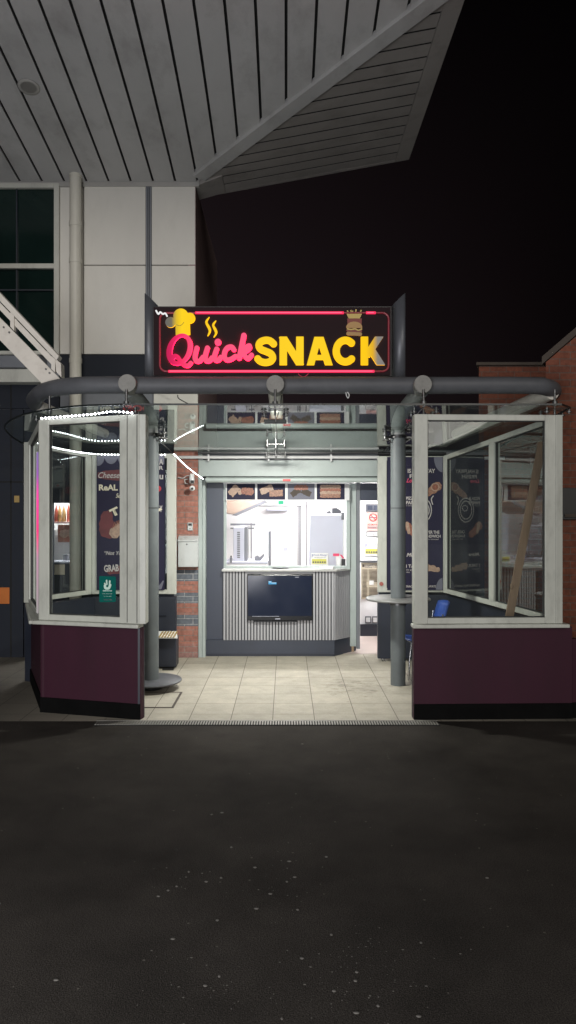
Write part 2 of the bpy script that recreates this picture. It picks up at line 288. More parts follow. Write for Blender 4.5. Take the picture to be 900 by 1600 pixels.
# ------------------------------------------------------------------ mesh helpers
class MB:
    def __init__(s): s.bm = bmesh.new()
    def hexa(s, v, mi=0):
        vs = [s.bm.verts.new(p) for p in v]
        for f in ((0,3,2,1),(4,5,6,7),(0,1,5,4),(1,2,6,5),(2,3,7,6),(3,0,4,7)):
            fc = s.bm.faces.new([vs[i] for i in f]); fc.material_index = mi
        return s
    def box(s, x0, x1, y0, y1, z0, z1, mi=0):
        if x0 > x1: x0, x1 = x1, x0
        if y0 > y1: y0, y1 = y1, y0
        if z0 > z1: z0, z1 = z1, z0
        return s.hexa([(x0,y0,z0),(x1,y0,z0),(x1,y1,z0),(x0,y1,z0),(x0,y0,z1),(x1,y0,z1),(x1,y1,z1),(x0,y1,z1)], mi)
    def pbox(s, px0, py0, px1, py1, Y, t=.01, mi=0):
        """box given by its rectangle in a plane facing the street at depth Y, thickness t going back"""
        return s.box(X(px0,Y), X(px1,Y), Y, Y+t, Z(py1,Y), Z(py0,Y), mi)
    def wall(s, P, Q, t0, t1, zb, ztP, ztQ=None, zbQ=None, mi=0):
        if ztQ is None: ztQ = ztP
        if zbQ is None: zbQ = zb
        P = Vector(P); Q = Vector(Q); d = (Q-P).normalized(); n = Vector((-d.y, d.x))
        a, b, c, e = P+n*t0, Q+n*t0, Q+n*t1, P+n*t1
        return s.hexa([(a.x,a.y,zb),(b.x,b.y,zbQ),(c.x,c.y,zbQ),(e.x,e.y,zb),(a.x,a.y,ztP),(b.x,b.y,ztQ),(c.x,c.y,ztQ),(e.x,e.y,ztP)], mi)
    def tube(s, pts, r, seg=16, caps=True, mi=0, closed=False):
        pts = [Vector(p) for p in pts]; rings = []
        n = len(pts); up = None
        rr = r if isinstance(r, (list, tuple)) else [r]*n
        for i, p in enumerate(pts):
            if closed: t = (pts[(i+1)%n]-pts[i-1])
            else: t = pts[min(i+1,n-1)]-pts[max(i-1,0)]
            t.normalize()
            if up is None:
                up = Vector((0,0,1)) if abs(t.z) < .9 else Vector((1,0,0))
            u = (up - t*up.dot(t)).normalized(); w = t.cross(u); up = u
            rings.append([s.bm.verts.new(p+(u*math.cos(a)+w*math.sin(a))*rr[i]) for a in [2*PI*k/seg for k in range(seg)]])
        m = n if closed else n-1
        for i in range(m):
            A, B = rings[i], rings[(i+1)%n]
            for k in range(seg):
                f = s.bm.faces.new((A[k], A[(k+1)%seg], B[(k+1)%seg], B[k])); f.smooth = True; f.material_index = mi
        if caps and not closed:
            for R in (rings[0], rings[-1]):
                f = s.bm.faces.new([s.bm.verts.new(v.co) for v in R]); f.material_index = mi
        return s
    def lathe(s, c, prof, seg=32, mi=0):
        """prof: list of (radius, z) around a vertical axis at c"""
        rings = []
        for r, z in prof:
            rings.append([s.bm.verts.new((c[0]+r*math.cos(2*PI*k/seg), c[1]+r*math.sin(2*PI*k/seg), z)) for k in range(seg)])
        for A, B in zip(rings, rings[1:]):
            for k in range(seg):
                f = s.bm.faces.new((A[k], A[(k+1)%seg], B[(k+1)%seg], B[k])); f.smooth = True; f.material_index = mi
        for R in (rings[0], rings[-1]): s.bm.faces.new([s.bm.verts.new(v.co) for v in R]).material_index = mi
        return s
    def poly(s, pts, mi=0):
        f = s.bm.faces.new([s.bm.verts.new(p) for p in pts]); f.material_index = mi; return s
    def prism(s, pts, vec, mi=0):
        vec = Vector(vec); a = [s.bm.verts.new(p) for p in pts]; b = [s.bm.verts.new(Vector(p)+vec) for p in pts]
        n = len(pts)
        s.bm.faces.new(a).material_index = mi; s.bm.faces.new(b[::-1]).material_index = mi
        for k in range(n): s.bm.faces.new((a[k], b[k], b[(k+1)%n], a[(k+1)%n])).material_index = mi
        return s
    def pprism(s, pp, Y, t=.01, mi=0):
        return s.prism([(X(x,Y), Y, Z(y,Y)) for x, y in pp], (0,t,0), mi)
    def blob(s, c, r, seg=12, mi=0):
        res = bmesh.ops.create_uvsphere(s.bm, u_segments=seg, v_segments=max(4,seg//2), radius=1)
        for v in res['verts']: v.co = Vector((v.co.x*r[0], v.co.y*r[1], v.co.z*r[2]))+Vector(c)
        for v in res['verts']:
            for f in v.link_faces: f.smooth = True; f.material_index = mi
        return s
    def build(s, name, m, parent=None, bevel=0, fix=True, **kw):
        if fix: bmesh.ops.recalc_face_normals(s.bm, faces=s.bm.faces)
        me = bpy.data.meshes.new(name); s.bm.to_mesh(me); s.bm.free()
        return link(name, me, m, parent, bevel)
def link(name, me, m, parent=None, bevel=0):
    o = bpy.data.objects.new(name, me)
    for x in (m if isinstance(m, (list, tuple)) else [m]): me.materials.append(x)
    C.objects.link(o)
    if parent is not None:
        o.parent = parent
        o.matrix_parent_inverse = abs_mat(parent).inverted()
    if bevel:
        b = o.modifiers.new('bevel', 'BEVEL'); b.width = bevel; b.segments = 2; b.limit_method = 'ANGLE'
    return o
def abs_mat(o):
    m = Matrix.Translation(o.location)
    while o.parent is not None:
        m = abs_mat(o.parent) @ o.matrix_parent_inverse @ m; break
    return m
def tag(o, label, cat, group=None):
    o['label'] = label; o['category'] = cat
    if group: o['group'] = group
    return o
def thing(name, label, cat, loc, group=None):
    o = bpy.data.objects.new(name, None); o.location = loc; o.empty_display_size = .1; C.objects.link(o)
    return tag(o, label, cat, group)
def structure(o): o['kind'] = 'structure'; return o

# 2-D shapes made from a signed distance field, so letter strokes melt into one clean sheet
def sd_cap(P, a, b, ra, rb):
    ax, ay = a; bx, by = b; dx, dy = bx-ax, by-ay
    t = np.clip(((P[0]-ax)*dx+(P[1]-ay)*dy)/max(dx*dx+dy*dy, 1e-9), 0, 1)
    return np.hypot(P[0]-ax-dx*t, P[1]-ay-dy*t) - (ra+(rb-ra)*t)
def sd_box(P, a, b, hw, r=.8):
    ax, ay = a; bx, by = b; L = math.hypot(bx-ax, by-ay); ux, uy = (bx-ax)/L, (by-ay)/L
    cx, cy = (ax+bx)/2, (ay+by)/2
    q = abs((P[0]-cx)*ux+(P[1]-cy)*uy)-(L/2-r); w = abs(-(P[0]-cx)*uy+(P[1]-cy)*ux)-(hw-r)
    return np.hypot(np.maximum(q,0), np.maximum(w,0))+np.minimum(np.maximum(q,w),0)-r
def catmull(pts, n=6):
    out = []; P = [pts[0]]+list(pts)+[pts[-1]]
    for i in range(1, len(P)-2):
        for k in range(n):
            t = k/n; a, b, c, d = P[i-1], P[i], P[i+1], P[i+2]
            out.append(tuple(.5*((2*b[j])+(-a[j]+c[j])*t+(2*a[j]-5*b[j]+4*c[j]-d[j])*t*t+(-a[j]+3*b[j]-3*c[j]+d[j])*t**3) for j in range(len(b))))
    out.append(tuple(pts[-1])); return out
def stroke(P, pts, r, smooth=True):
    pts = [tuple(p) if len(p) == 3 else (p[0], p[1], r) for p in pts]
    if smooth and len(pts) > 2: pts = catmull(pts)
    d = None
    for a, b in zip(pts, pts[1:]):
        e = sd_cap(P, a[:2], b[:2], a[2], b[2]); d = e if d is None else np.minimum(d, e)
    return d
def sdf_obj(name, fn, box, Y, m, parent, cell=.5, depth=0., base=None):
    """fn(P) -> distance in photo pixels; the sheet is built in the plane at depth Y and gets sides of the given depth"""
    x0, y0, x1, y1 = box; nx = int((x1-x0)/cell)+2; ny = int((y1-y0)/cell)+2
    xs = x0+cell*np.arange(nx); ys = y0+cell*np.arange(ny)
    D = fn((xs[None,:]+0*ys[:,None], ys[:,None]+0*xs[None,:]))
    bm = bmesh.new(); vd = {}
    def vert(k, x, y):
        if k not in vd: vd[k] = bm.verts.new((X(x,Y), Y, Z(y,Y)))
        return vd[k]
    for j in range(ny-1):
        for i in range(nx-1):
            q = ((i,j),(i+1,j),(i+1,j+1),(i,j+1)); dv = [D[b][a] for a, b in q]
            if min(dv) >= 0: continue
            vs = []
            for k in range(4):
                (a, b), (c, e) = q[k], q[(k+1)%4]
                if dv[k] < 0: vs.append(vert((a,b), xs[a], ys[b]))
                if (dv[k] < 0) != (dv[(k+1)%4] < 0):
                    t = dv[k]/(dv[k]-dv[(k+1)%4]); t = min(max(t,.02),.98)
                    vs.append(vert(tuple(sorted(((a,b),(c,e)))), xs[a]+(xs[c]-xs[a])*t, ys[b]+(ys[e]-ys[b])*t))
            if len(vs) >= 3:
                try: bm.faces.new(vs)
                except ValueError: pass
    if depth:
        be = [e for e in bm.edges if len(e.link_faces) == 1]; bk = {}
        for e in be:
            for v in e.verts:
                if v not in bk: bk[v] = bm.verts.new((v.co.x, Y+depth, v.co.z))
            f = bm.faces.new((e.verts[0], e.verts[1], bk[e.verts[1]], bk[e.verts[0]])); f.material_index = 1
    bmesh.ops.recalc_face_normals(bm, faces=bm.faces)
    me = bpy.data.meshes.new(name); bm.to_mesh(me); bm.free()
    return link(name, me, m, parent)
def text(name, body, box, Y, m, parent, shear=0., bold=0., rot=0., align_h=True):
    """flat lettering fitted into the photo rectangle box on the plane at depth Y"""
    cu = bpy.data.curves.new('tmp', 'FONT'); cu.body = body; cu.shear = shear; cu.offset = bold; cu.extrude = 0.; cu.resolution_u = 4
    to = bpy.data.objects.new('tmp', cu); C.objects.link(to)
    dg = bpy.context.evaluated_depsgraph_get(); me = bpy.data.meshes.new_from_object(to.evaluated_get(dg))
    bpy.data.objects.remove(to); bpy.data.curves.remove(cu)
    xs = [v.co.x for v in me.vertices]; ys = [v.co.y for v in me.vertices]
    x0, y0, x1, y1 = box; W = max(xs)-min(xs); Hh = max(ys)-min(ys)
    cx, cy = (x0+x1)/2, (y0+y1)/2; ca, sa = math.cos(rot), math.sin(rot)
    for v in me.vertices:
        u = (v.co.x-min(xs))/W-.5; w = (v.co.y-min(ys))/Hh-.5
        qx, qy = u*(x1-x0), w*(y1-y0)
        rx, ry = qx*ca-qy*sa, qx*sa+qy*ca
        v.co = (X(cx+rx, Y), Y, Z(cy-ry, Y))
    me.materials.clear()
    return link(name, me, m, parent)

# ------------------------------------------------------------------ ground
b = MB(); b.poly([(-80,-30,0),(80,-30,0),(80,150,0),(-80,150,0)]); structure(b.build('road', M['asphalt'], fix=False))
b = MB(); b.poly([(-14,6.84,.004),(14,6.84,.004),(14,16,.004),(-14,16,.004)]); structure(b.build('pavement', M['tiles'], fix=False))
# drain channel
t = thing('drain_channel', 'long slotted metal drain grate between tarmac and pale paving', 'drain', (0,6.77,0))
b = MB(); b.box(-1.75,1.4,6.705,6.835,.001,.006); b.build('channel', M['dark'], t)
b = MB(); b.box(-1.75,1.4,6.836,6.852,.0,.013)
x = -1.74
while x < 1.38: b.box(x, x+.013, 6.715, 6.836, .006, .012); x += .0245
b.build('grate', M['grate'], t)
# inspection cover outline
t = thing('inspection_cover', 'rectangular metal edged inspection cover in the tiles beside the grey disc', 'manhole', (-1.3,7.5,0))
x0, x1, y0, y1 = -1.98, X(271,FY(1107)), FY(1107), FY(1082.5)
b = MB(); w = .022
sk = (X(285,FY(1082.5))-X(271,FY(1107)))*0
b.box(x0,x1,y0,y0+w,.004,.010); b.box(x0,x1,y1-w,y1,.004,.010); b.box(x0,x0+w,y0+w,y1-w,.004,.010); b.box(x1-w,x1,y0+w,y1-w,.004,.010)
b.build('frame', M['coping'], t)
b = MB(); b.box(x0+w,x1-w,y0+w,y1-w,.004,.007); b.build('cover', M['tiles'], t)
# grit on the tarmac
b = MB()
cl = [(random.gauss(.05,.35), random.uniform(2.9,4.6)) for _ in range(9)]
for i in range(260):
    if i % 3: cx_, cy_ = random.choice(cl); xx, y = random.gauss(cx_,.09), random.gauss(cy_,.13)
    else: y = 2.3+4.3*random.random()**1.1; xx = random.gauss(.1, .3+.2*y)
    r = random.choice((.0015,.002,.002,.003,.003,.004,.008))
    b.blob((xx,y,r*.25), (r*random.uniform(.7,1.8), r, r*.4), 7)
o = b.build('scattered_grit', M['grit']); o['kind'] = 'stuff'; tag(o, 'pale grit and litter crumbs scattered over the dark tarmac', 'grit')

# ------------------------------------------------------------------ tall building, left
FB = 9.85
bld = thing('building', 'tall cream panelled building with slatted overhanging soffit behind the canopy', 'building', (-3,FB,0))
def panel(px0, py0, px1, py1, m, name, Y=FB, t=.08, bev=.006):
    b = MB(); b.pbox(px0,py0,px1,py1,Y,t); return b.build(name, M[m], bld, bev)
panel(131,286,227.5,413.5,'white_panel','wall_panel'); panel(131,415,227.5,553,'white_panel','wall_panel')
panel(237,286,305,413.5,'white_panel','wall_panel'); panel(237,415,305,553,'white_panel','wall_panel')
panel(93,286,130,553,'white_panel','wall_panel',FB+.02)
b = MB(); b.pbox(228,286,230.5,553,FB-.01,.03); b.pbox(231.5,286,233,553,FB-.01,.03); b.pbox(234,286,236.5,553,FB-.01,.03); b.build('mullion', M['mullion'], bld)
b = MB(); b.pbox(-520,286,305,553,FB+.085,.05); b.pbox(-520,555,305,640,FB+.06,.08); b.build('wall_core', M['mullion'], bld)
panel(92,554.5,305,612,'facade','fascia_band',FB,.05); 
panel(240,613,309,704,'white_panel','wall_panel',FB+.02,.05)
# window
wn = MB(); wn.pbox(-420,291,84,551,FB+.03,.02); wn = wn.build('window', M['win_dark'], bld)
b = MB(); b.pbox(84,286,92,554,FB-.04,.06); b.pbox(-420,286,84,293,FB-.04,.06); b.pbox(-420,548,84,554,FB-.04,.06); b.build('frame', M['upvc_dim'], wn, .004)
b = MB(); b.pbox(-420,411.5,84,419,FB-.03,.05); b.build('transom', M['upvc_dim'], wn, .003)
b = MB(); b.pbox(-420,452,84,454,FB-.001,.03); b.pbox(25,293,27,548,FB,.025); b.build('blind', M['navy'], wn)
b = MB(); b.pbox(-420,555,62,574,FB-.25,.3); b.build('ledge', M['mullion'], bld, .01)
b = MB(); b.pbox(-420,576,62,597,FB-.2,.25); b.build('ledge', M['upvc_dim'], bld, .01)
# lower facade, with an opening for the side window
def low(px0, py0, px1, py1, m='facade'):
    b = MB(); b.box(X(px0,FB), X(px1,FB), FB, FB+.08, max(0,Z(py1,FB)) if py1 < 1026 else 0, Z(py0,FB)); return b.build('lower_wall', M[m], bld, .004)
low(-520,640,36,1027); low(37.5,640,82,1027); low(119,640,272,1027); low(82,640,118.5,786); low(82,933,118.5,1027); low(-520,598,92,638.5)
b = MB(); b.pbox(16,600,18,1027,FB-.004,.01); b.pbox(-300,752,82,754,FB-.004,.01); b.build('panel_joint', M['dark'], bld)
# brown side wall
b = MB(); xs = X(305.5,FB); b.box(xs-.1, xs, FB+.1, 12.9, 2.80, 6.30); b.box(xs-.1,xs,FB+.006,FB+.099,Z(553,FB),6.30); b.build('side_wall', M['brown_wall'], bld)
# brick pier
b = MB(); b.box(X(272,FB), X(309.5,FB), FB-.02, FB+.2, 0, Z(706,FB)); b.build('brick_pier', M['brick'], bld)
# soffit: sloping up and outwards, slats running outwards
S1 = .176; A0 = 6.325+S1*FB
def zs(Y): return A0-S1*Y
S2 = .185; hx, hy = X(311,9.72), 9.72
B0 = zs(hy)-S2*hx
def zr(Xx): return B0+S2*Xx
def hipY(Xx): return hy-(Xx-hx)*S2/S1
b = MB(); pitch = .2945; gap = .03; k = 0
xc = 0.0
ys0 = 6.98
def slat_poly(b, x0, x1, ya, yb0, yb1, zf, t=.02):
    pts = [(x0,ya,zf(x0,ya)),(x1,ya,zf(x1,ya)),(x1,yb1,zf(x1,yb1)),(x0,yb0,zf(x0,yb0))]
    b.prism(pts, (0,0,t))
for i in range(-27, 7):
    x0 = i*pitch+gap/2; x1 = (i+1)*pitch-gap/2
    e0 = FB-.02 if x0 <= hx else hipY(x0)-.11; e1 = FB-.02 if x1 <= hx else hipY(x1)-.11
    if e0 <= ys0+.05: continue
    e1 = max(e1, ys0+.01)
    split = 8.24
    if min(e0, e1) > split:
        slat_poly(b, x0, x1, ys0, split-.003, split-.003, lambda x, y: zs(y)); slat_poly(b, x0, x1, split, e0, e1, lambda x, y: zs(y))
    else: slat_poly(b, x0, x1, ys0, e0, e1, lambda x, y: zs(y))
sf = b.build('soffit', M['soffit'], bld)
b = MB()
b.prism([(-8,ys0-.02,zs(ys0)+.04),(hx+(hy-ys0)*S1/S2,ys0-.02,zs(ys0)+.04),(hx,hy,zs(hy)+.04),(hx,FB,zs(FB)+.04),(-8,FB,zs(FB)+.04)], (0,0,.05))
b.build('soffit_backing', M['dark'], sf)
# right-hand soffit plane with slats running sideways
EX = 1.72; EY = 10.35
b = MB(); YP = .235; y = ys0-.6
ends = []
y = EY-.06
while y > ys0-.2:
    ya, yb = y-YP+.03, y
    xa = hx+(hy-ya)*S1/S2+.17; xb = hx+(hy-yb)*S1/S2+.17
    xa = max(xa, hx+.12); xb = max(xb, hx+.12)
    if min(xa, xb) < EX-.28:
        b.prism([(xa,ya,zr(xa)),(EX-.2,ya,zr(EX-.2)),(EX-.2,yb,zr(EX-.2)),(xb,yb,zr(xb))], (0,0,.003))
    y -= YP
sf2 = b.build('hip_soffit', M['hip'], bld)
b = MB(); b.prism([(hx+.05,EY,zr(hx+.05)+.03),(EX-.1,EY,zr(EX-.1)+.03),(EX-.1,ys0-.3,zr(EX-.1)+.03),(hx+(hy-ys0+.3)*S1/S2,ys0-.3,zr(hx+(hy-ys0+.3)*S1/S2)+.03),(hx,hy,zr(hx)+.03)], (0,0,.04)); b.build('soffit_backing', M['dark'], sf2)
b = MB()
b.prism([(EX-.195,ys0-.3,zr(EX-.195)-.004),(EX,ys0-.3,zr(EX)-.004),(EX,EY,zr(EX)-.004),(EX-.195,EY,zr(EX-.195)-.004)], (0,0,.16))
b.prism([(hx-.02,EY-.055,zr(hx)-.004),(EX-.2,EY-.055,zr(EX-.2)-.004),(EX-.2,EY,zr(EX-.2)-.004),(hx-.02,EY,zr(hx)-.004)], (0,0,.16))
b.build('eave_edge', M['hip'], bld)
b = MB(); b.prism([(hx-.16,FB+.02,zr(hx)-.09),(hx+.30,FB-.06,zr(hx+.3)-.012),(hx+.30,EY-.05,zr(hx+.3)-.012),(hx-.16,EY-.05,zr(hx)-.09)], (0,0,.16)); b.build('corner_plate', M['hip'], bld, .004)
b = MB()   # hip beam along the diagonal
q = []
x2, y2 = hx+(hy-ys0+.3)*S1/S2, ys0-.3
d = Vector((x2-hx, y2-hy)).normalized(); n = Vector((-d.y, d.x))
for (px_, py_) in ((hx,hy),(x2,y2)):
    for sgn in (-.095, .095):
        p = Vector((px_,py_))+n*sgn; q.append((p.x,p.y,zs(py_)-.03))
b.hexa([q[0],q[1],q[3],q[2]]+[(v[0],v[1],v[2]+.1) for v in (q[0],q[1],q[3],q[2])])
b.build('hip_beam', M['soffit'], bld, .006)
b = MB(); b.prism([(-8,ys0-.14,zs(ys0)-.0),(hx+(hy-ys0)*S1/S2+.1,ys0-.14,zs(ys0)),(hx+(hy-ys0)*S1/S2+.1,ys0-.005,zs(ys0)),(-8,ys0-.005,zs(ys0))], (0,0,.2)); b.build('eave_edge', M['soffit_trim'], bld)
b = MB(); b.box(-8,hx-.01,FB-.02,FB+.05,zs(FB)-.05,zs(FB)+.02); b.build('wall_trim', M['soffit_trim'], bld, .005)
# recessed vent
vx, vy = X(45,8.14), 8.14
vo = MB(); vo.lathe((0,0), [(.085,-.01),(.115,-.012),(.12,0),(.085,.004),(.085,-.01)], 28); vo = vo.build('soffit_vent', M['soffit_trim'], bld)
vo.matrix_parent_inverse = Matrix.Identity(4)
vo.matrix_local = Matrix.Translation(-bld.location) @ Matrix.Translation((vx,vy,zs(vy)-.004)) @ Matrix.Rotation(-math.atan(S1),4,'X')
b = MB(); b.lathe((0,0), [(.0845,-.004),(.0845,.006)], 28); o = b.build('grille', M['mullion'], vo); o.matrix_parent_inverse = Matrix.Identity(4)

# downpipe
t = thing('downpipe', 'cream round downpipe with joint collars on the tall building', 'pipe', (X(118,9.7),9.7,0))
b = MB(); b.tube([(X(118,9.7),9.7,0),(X(118,9.7),9.7,zs(9.7)-.01)], .076, 20); b.build('pipe', M['pipe'], t)
for py in (270,347,404,560):
    b = MB(); b.tube([(X(118,9.7),9.7,Z(py,9.7)-.06),(X(118,9.7),9.7,Z(py,9.7))], .083, 20); b.build('collar', M['pipe'], t)

# white bracket arm
AY = 7.75
t = thing('bracket_arm', 'white bolted steel bracket arm slanting down to the curved end of the canopy tube', 'bracket', (X(80,AY),AY,Z(590,AY)))
b = MB(); b.pprism([(-180,265),(92,556),(88,563),(-180,282)], AY-.03, .12); b.build('top_rail', M['white_steel'], t, .004)
b = MB(); b.pprism([(-180,284),(88,565),(80,569),(-180,294)], AY, .02); b.build('top_rail', M['white_steel'], t)
b = MB(); b.pprism([(-180,313),(96,594),(68,602),(-180,346)], AY-.04, .035); b.build('web_plate', M['white_steel'], t, .003)
for pp in (((16,487),(22,493),(22,517),(16,510)), ((80,556),(86,561),(86,582),(80,576)), ((-50,425),(-44,431),(-44,450),(-50,444))):
    b = MB(); b.pprism(pp, AY-.02, .06); b.build('strut', M['white_steel'], t)
b = MB(); b.pprism([(86,560),(95,568),(96,590),(88,581)], AY-.01, .12); b.build('end_plate', M['white_steel'], t)
for px, py in ((8.5,513),(17,521),(74,578),(79.5,584)):
    b = MB(); b.tube([(X(px,AY),AY-.052,Z(py,AY)),(X(px,AY),AY-.03,Z(py,AY))], .010, 8); b.build('bolt', M['steel'], t)

# ------------------------------------------------------------------ neighbouring brick buildings, right
t = thing('brick_annexe', 'low flat topped orange brick building with stone coping behind the right bay', 'building', (3.4,10.2,0))
sk = (.60,1.9,0)
b = MB(); b.prism([(2.66,10.2,0),(5.5,10.2,0),(5.5,10.2,Z(572,10.2)),(2.66,10.2,Z(572,10.2))], sk); b.build('wall', M['brick_n'], t)
b = MB(); b.prism([(2.61,10.15,Z(572,10.2)+.003),(5.5,10.15,Z(572,10.2)+.003),(5.5,10.15,Z(566.5,10.2)),(2.61,10.15,Z(566.5,10.2))], sk); b.build('coping', M['coping'], t, .01)
GY = 7.9
t = thing('gabled_house', 'orange brick house with sloping gable verge at the right edge', 'building', (3.5,GY,0))
gx = X(853,GY); gz = lambda xx: Z(566,GY)+(xx-gx)*.86
b = MB(); b.prism([(gx,GY,0),(6,GY,0),(6,GY,gz(6)),(gx,GY,gz(gx))], (.95,2.2,.3)); b.build('wall', M['brick_n'], t)
b = MB(); b.prism([(gx-.06,GY-.05,gz(gx)-.03),(6,GY-.05,gz(6)+.02),(6,GY-.05,gz(6)+.10),(gx-.06,GY-.05,gz(gx)+.05)], (1.0,2.3,.3)); b.build('roof', M['coping'], t)
b = MB(); b.pbox(879,762,925,812,GY-.03,.03); b.build('vent', M['black'], t, .004)
b = MB(); b.pbox(883,803,925,808,GY-.045,.012); b.build('cable_tray', M['coping'], t)

# ------------------------------------------------------------------ shop block with the serving hatch
SB = 10.0
shop = thing('takeaway_shop', 'low takeaway front with navy panels, grey door frame and open serving hatch', 'shop', (0,SB,0))
b = MB(); b.pbox(309.8,706,316,1034,9.84,.2); b.pbox(316.4,735,321,1031,9.86,.2); b.build('door_post', M['grey_frame'], shop, .004)
b = MB(); b.box(X(321.3,SB), X(349,SB), SB, SB+.06, 0, Z(748,SB)); b.build('jamb_panel', M['navyp'], shop)
b = MB(); b.pbox(310,719,592,745,9.82,.2); b.build('shutter_box', M['shutter'], shop, .006)
b = MB(); b.pbox(310,700,592,718,9.9,.15); b.build('header', M['mullion'], shop)
b = MB(); yy = 9.74; b.tube([(X(322,yy),yy,Z(750,yy)),(X(592,yy),yy,Z(750,yy))], .036, 14); b.build('shutter_roll', M['shutter'], shop)
b = MB(); b.pbox(442,748.5,454,752,9.7,.004); b.build('warning_label', M['redp'], shop)
b = MB(); b.pbox(317,744.2,592,746.2,9.74,.12); b.build('shutter_slot', M['dark'], shop)
b = MB(); b.pbox(309,702,600,708.5,9.72,.06); b.build('gutter_channel', M['black'], shop)
# hatch frame
HY = 10.06
b = MB(); b.pbox(349.2,755,353.5,890,HY,.07); b.pbox(541.5,755,547,890,HY,.07); b.pbox(353.5,884.5,541.5,889,HY,.07); b.build('hatch_frame', M['grey_frame'], shop, .003)
b = MB(); b.pbox(547.3,755,556.5,1010,HY+.05,.06); b.build('door_jamb', M['grey_frame'], shop, .003)
b = MB(); b.pbox(557,753,562.5,1014,HY+.02,.10); b.build('door_frame', M['mullion'], shop, .003)
b = MB(); b.pbox(562.8,755,610,782,HY+.03,.04); b.build('door_header', M['navyp'], shop)
b = MB(); b.box(X(592,HY),2.7,HY,HY+.1,0,2.70); b.build('right_wall', M['navy'], shop)
b = MB(); b.box(X(309.8,SB)+.0,2.7,SB+.12,14.2,2.705,2.80); b.build('roof', M['facade'], shop)
b = MB(); b.box(-1.15,2.7,9.86,9.9,2.705,2.76); b.build('roof_edge', M['mullion'], shop)
# room behind
rb = 13.4
b = MB()
b.box(-3.9,3.0,rb,rb+.1,0,2.70); b.box(-3.9,-3.8,10.1,rb,0,2.70); b.box(2.9,3.0,HY+.2,rb,0,2.70)
b.build('inner_wall', M['interior'], shop)
b = MB(); b.box(X(563.5,11.55), 2.9, 11.55, 11.62, 0, 2.69); b.box(X(563.5,11.55)-.001, X(563.5,11.55)+.05, 11.621, 13.39, 0, 2.69); b.build('corridor_wall', M['interior'], shop)
b = MB(); b.box(X(563,11.5), 2.9, 11.50, 11.545, .006, .19); b.build('skirting', M['navy'], shop)
b = MB(); b.box(-3.9,3.0,10.14,rb,2.66,2.70); b.build('inner_ceiling', M['interior'], shop)
b = MB(); b.box(-3.9,3.0,SB+.07,rb,.005,.009); b.build('inner_floor', mat('pinkish vinyl floor',(.42,.35,.32),.5,var=.1), shop)
b = MB(); b.box(X(349,SB)-.03,X(540,SB),SB+.14,SB+.17,0,Z(888,SB)); b.build('hatch_base', M['interior'], shop)
b = MB(); b.pbox(478,783,479.5,890,rb-.02,.02); b.pbox(465,790,466.2,905,rb-.02,.02); b.pbox(468.5,790,470,905,rb-.02,.02); b.pbox(400,790,478,791,rb-.02,.02)
b.build('door_trim', M['int_grey'], shop)
b = MB(); b.pbox(416,793,449,798.5,rb-.12,.12); b.build('beam', M['int_lav'], shop, .01)
b = MB(); b.pbox(443.5,855,449.5,860.5,rb-.03,.03); b.build('socket', M['int_lav'], shop, .004)
b = MB(); b.tube([(X(467.5,rb-.5),rb-.5,Z(790,rb-.5)),(X(467.5,rb-.5),rb-.5,.1)], .006, 8); b.build('pull_cord', M['int_grey'], shop)

# menu strip of four photographs
MY = 9.98
t = thing('menu_strip', 'dark strip of four food photographs above the serving hatch', 'menu board', (0,MY,Z(768,MY)))
b = MB(); b.pbox(353,755,546,781.5,MY,.02); b.build('board', M['conduit'], t)
cols = [(354.5,398.5),(402,445.5),(449.5,491.5),(495,538.5)]
def noise_edge(P, amp, f, ph): return amp*(np.sin(P[0]*f+ph)+np.sin(P[1]*f*1.3+ph*2)+np.sin((P[0]+P[1])*f*.7+ph*3))/3
for i, (a, c) in enumerate(cols):
    bb = MB(); bb.pbox(a,756,c,780.5,MY-.004,.004); o = bb.build('food_photo', M['p_grey'] if i == 2 else M['poster'], t)
    w = c-a; y0 = 768
    if i == 0:
        sdf_obj('wrap', lambda P: np.minimum(sd_box(P,(a+5,773),(a+17,760),5.5,1), sd_cap(P,(a+20,770),(a+22,768),3,3))+noise_edge(P,.7,1.1,i), (a,756,c,780), MY-.006, M['food2'], o, .6)
        sdf_obj('filling', lambda P: sd_cap(P,(a+27,767),(a+37,768),5.5,5.5)+noise_edge(P,1,1.3,2), (a,756,c,780), MY-.008, M['food3'], o, .6)
    elif i == 1:
        sdf_obj('toast', lambda P: sd_box(P,(a+5,769),(a+24,761),5,1)+noise_edge(P,.6,1.1,1), (a,756,c,780), MY-.006, M['food2'], o, .6)
        sdf_obj('sandwich', lambda P: sd_box(P,(a+19,771),(a+40,770),5,1)+noise_edge(P,.6,1.3,4), (a,756,c,780), MY-.008, M['food'], o, .6)
    elif i == 2:
        sdf_obj('wrap', lambda P: np.minimum(sd_box(P,(a+6,774),(a+19,764),4.5,1), sd_box(P,(a+22,766),(a+36,773),4.5,1))+noise_edge(P,.7,1.2,2), (a,756,c,780), MY-.006, M['coping'], o, .6)
        sdf_obj('filling', lambda P: sd_cap(P,(a+14,762),(a+28,762),4,4)+noise_edge(P,1,1.5,5), (a,756,c,780), MY-.008, M['food3'], o, .6)
    else:
        for q, (yy, mm) in enumerate(((760.5,'food2'),(766,'food3'),(770.5,'food2'),(775,'food'))):
            sdf_obj('bun' if mm != 'food3' else 'filling', lambda P: sd_cap(P,(a+8,yy),(a+w-9,yy),3,3)+noise_edge(P,.7,1.4,q), (a,756,c,780), MY-.006-.001*q, M[mm], o, .6)

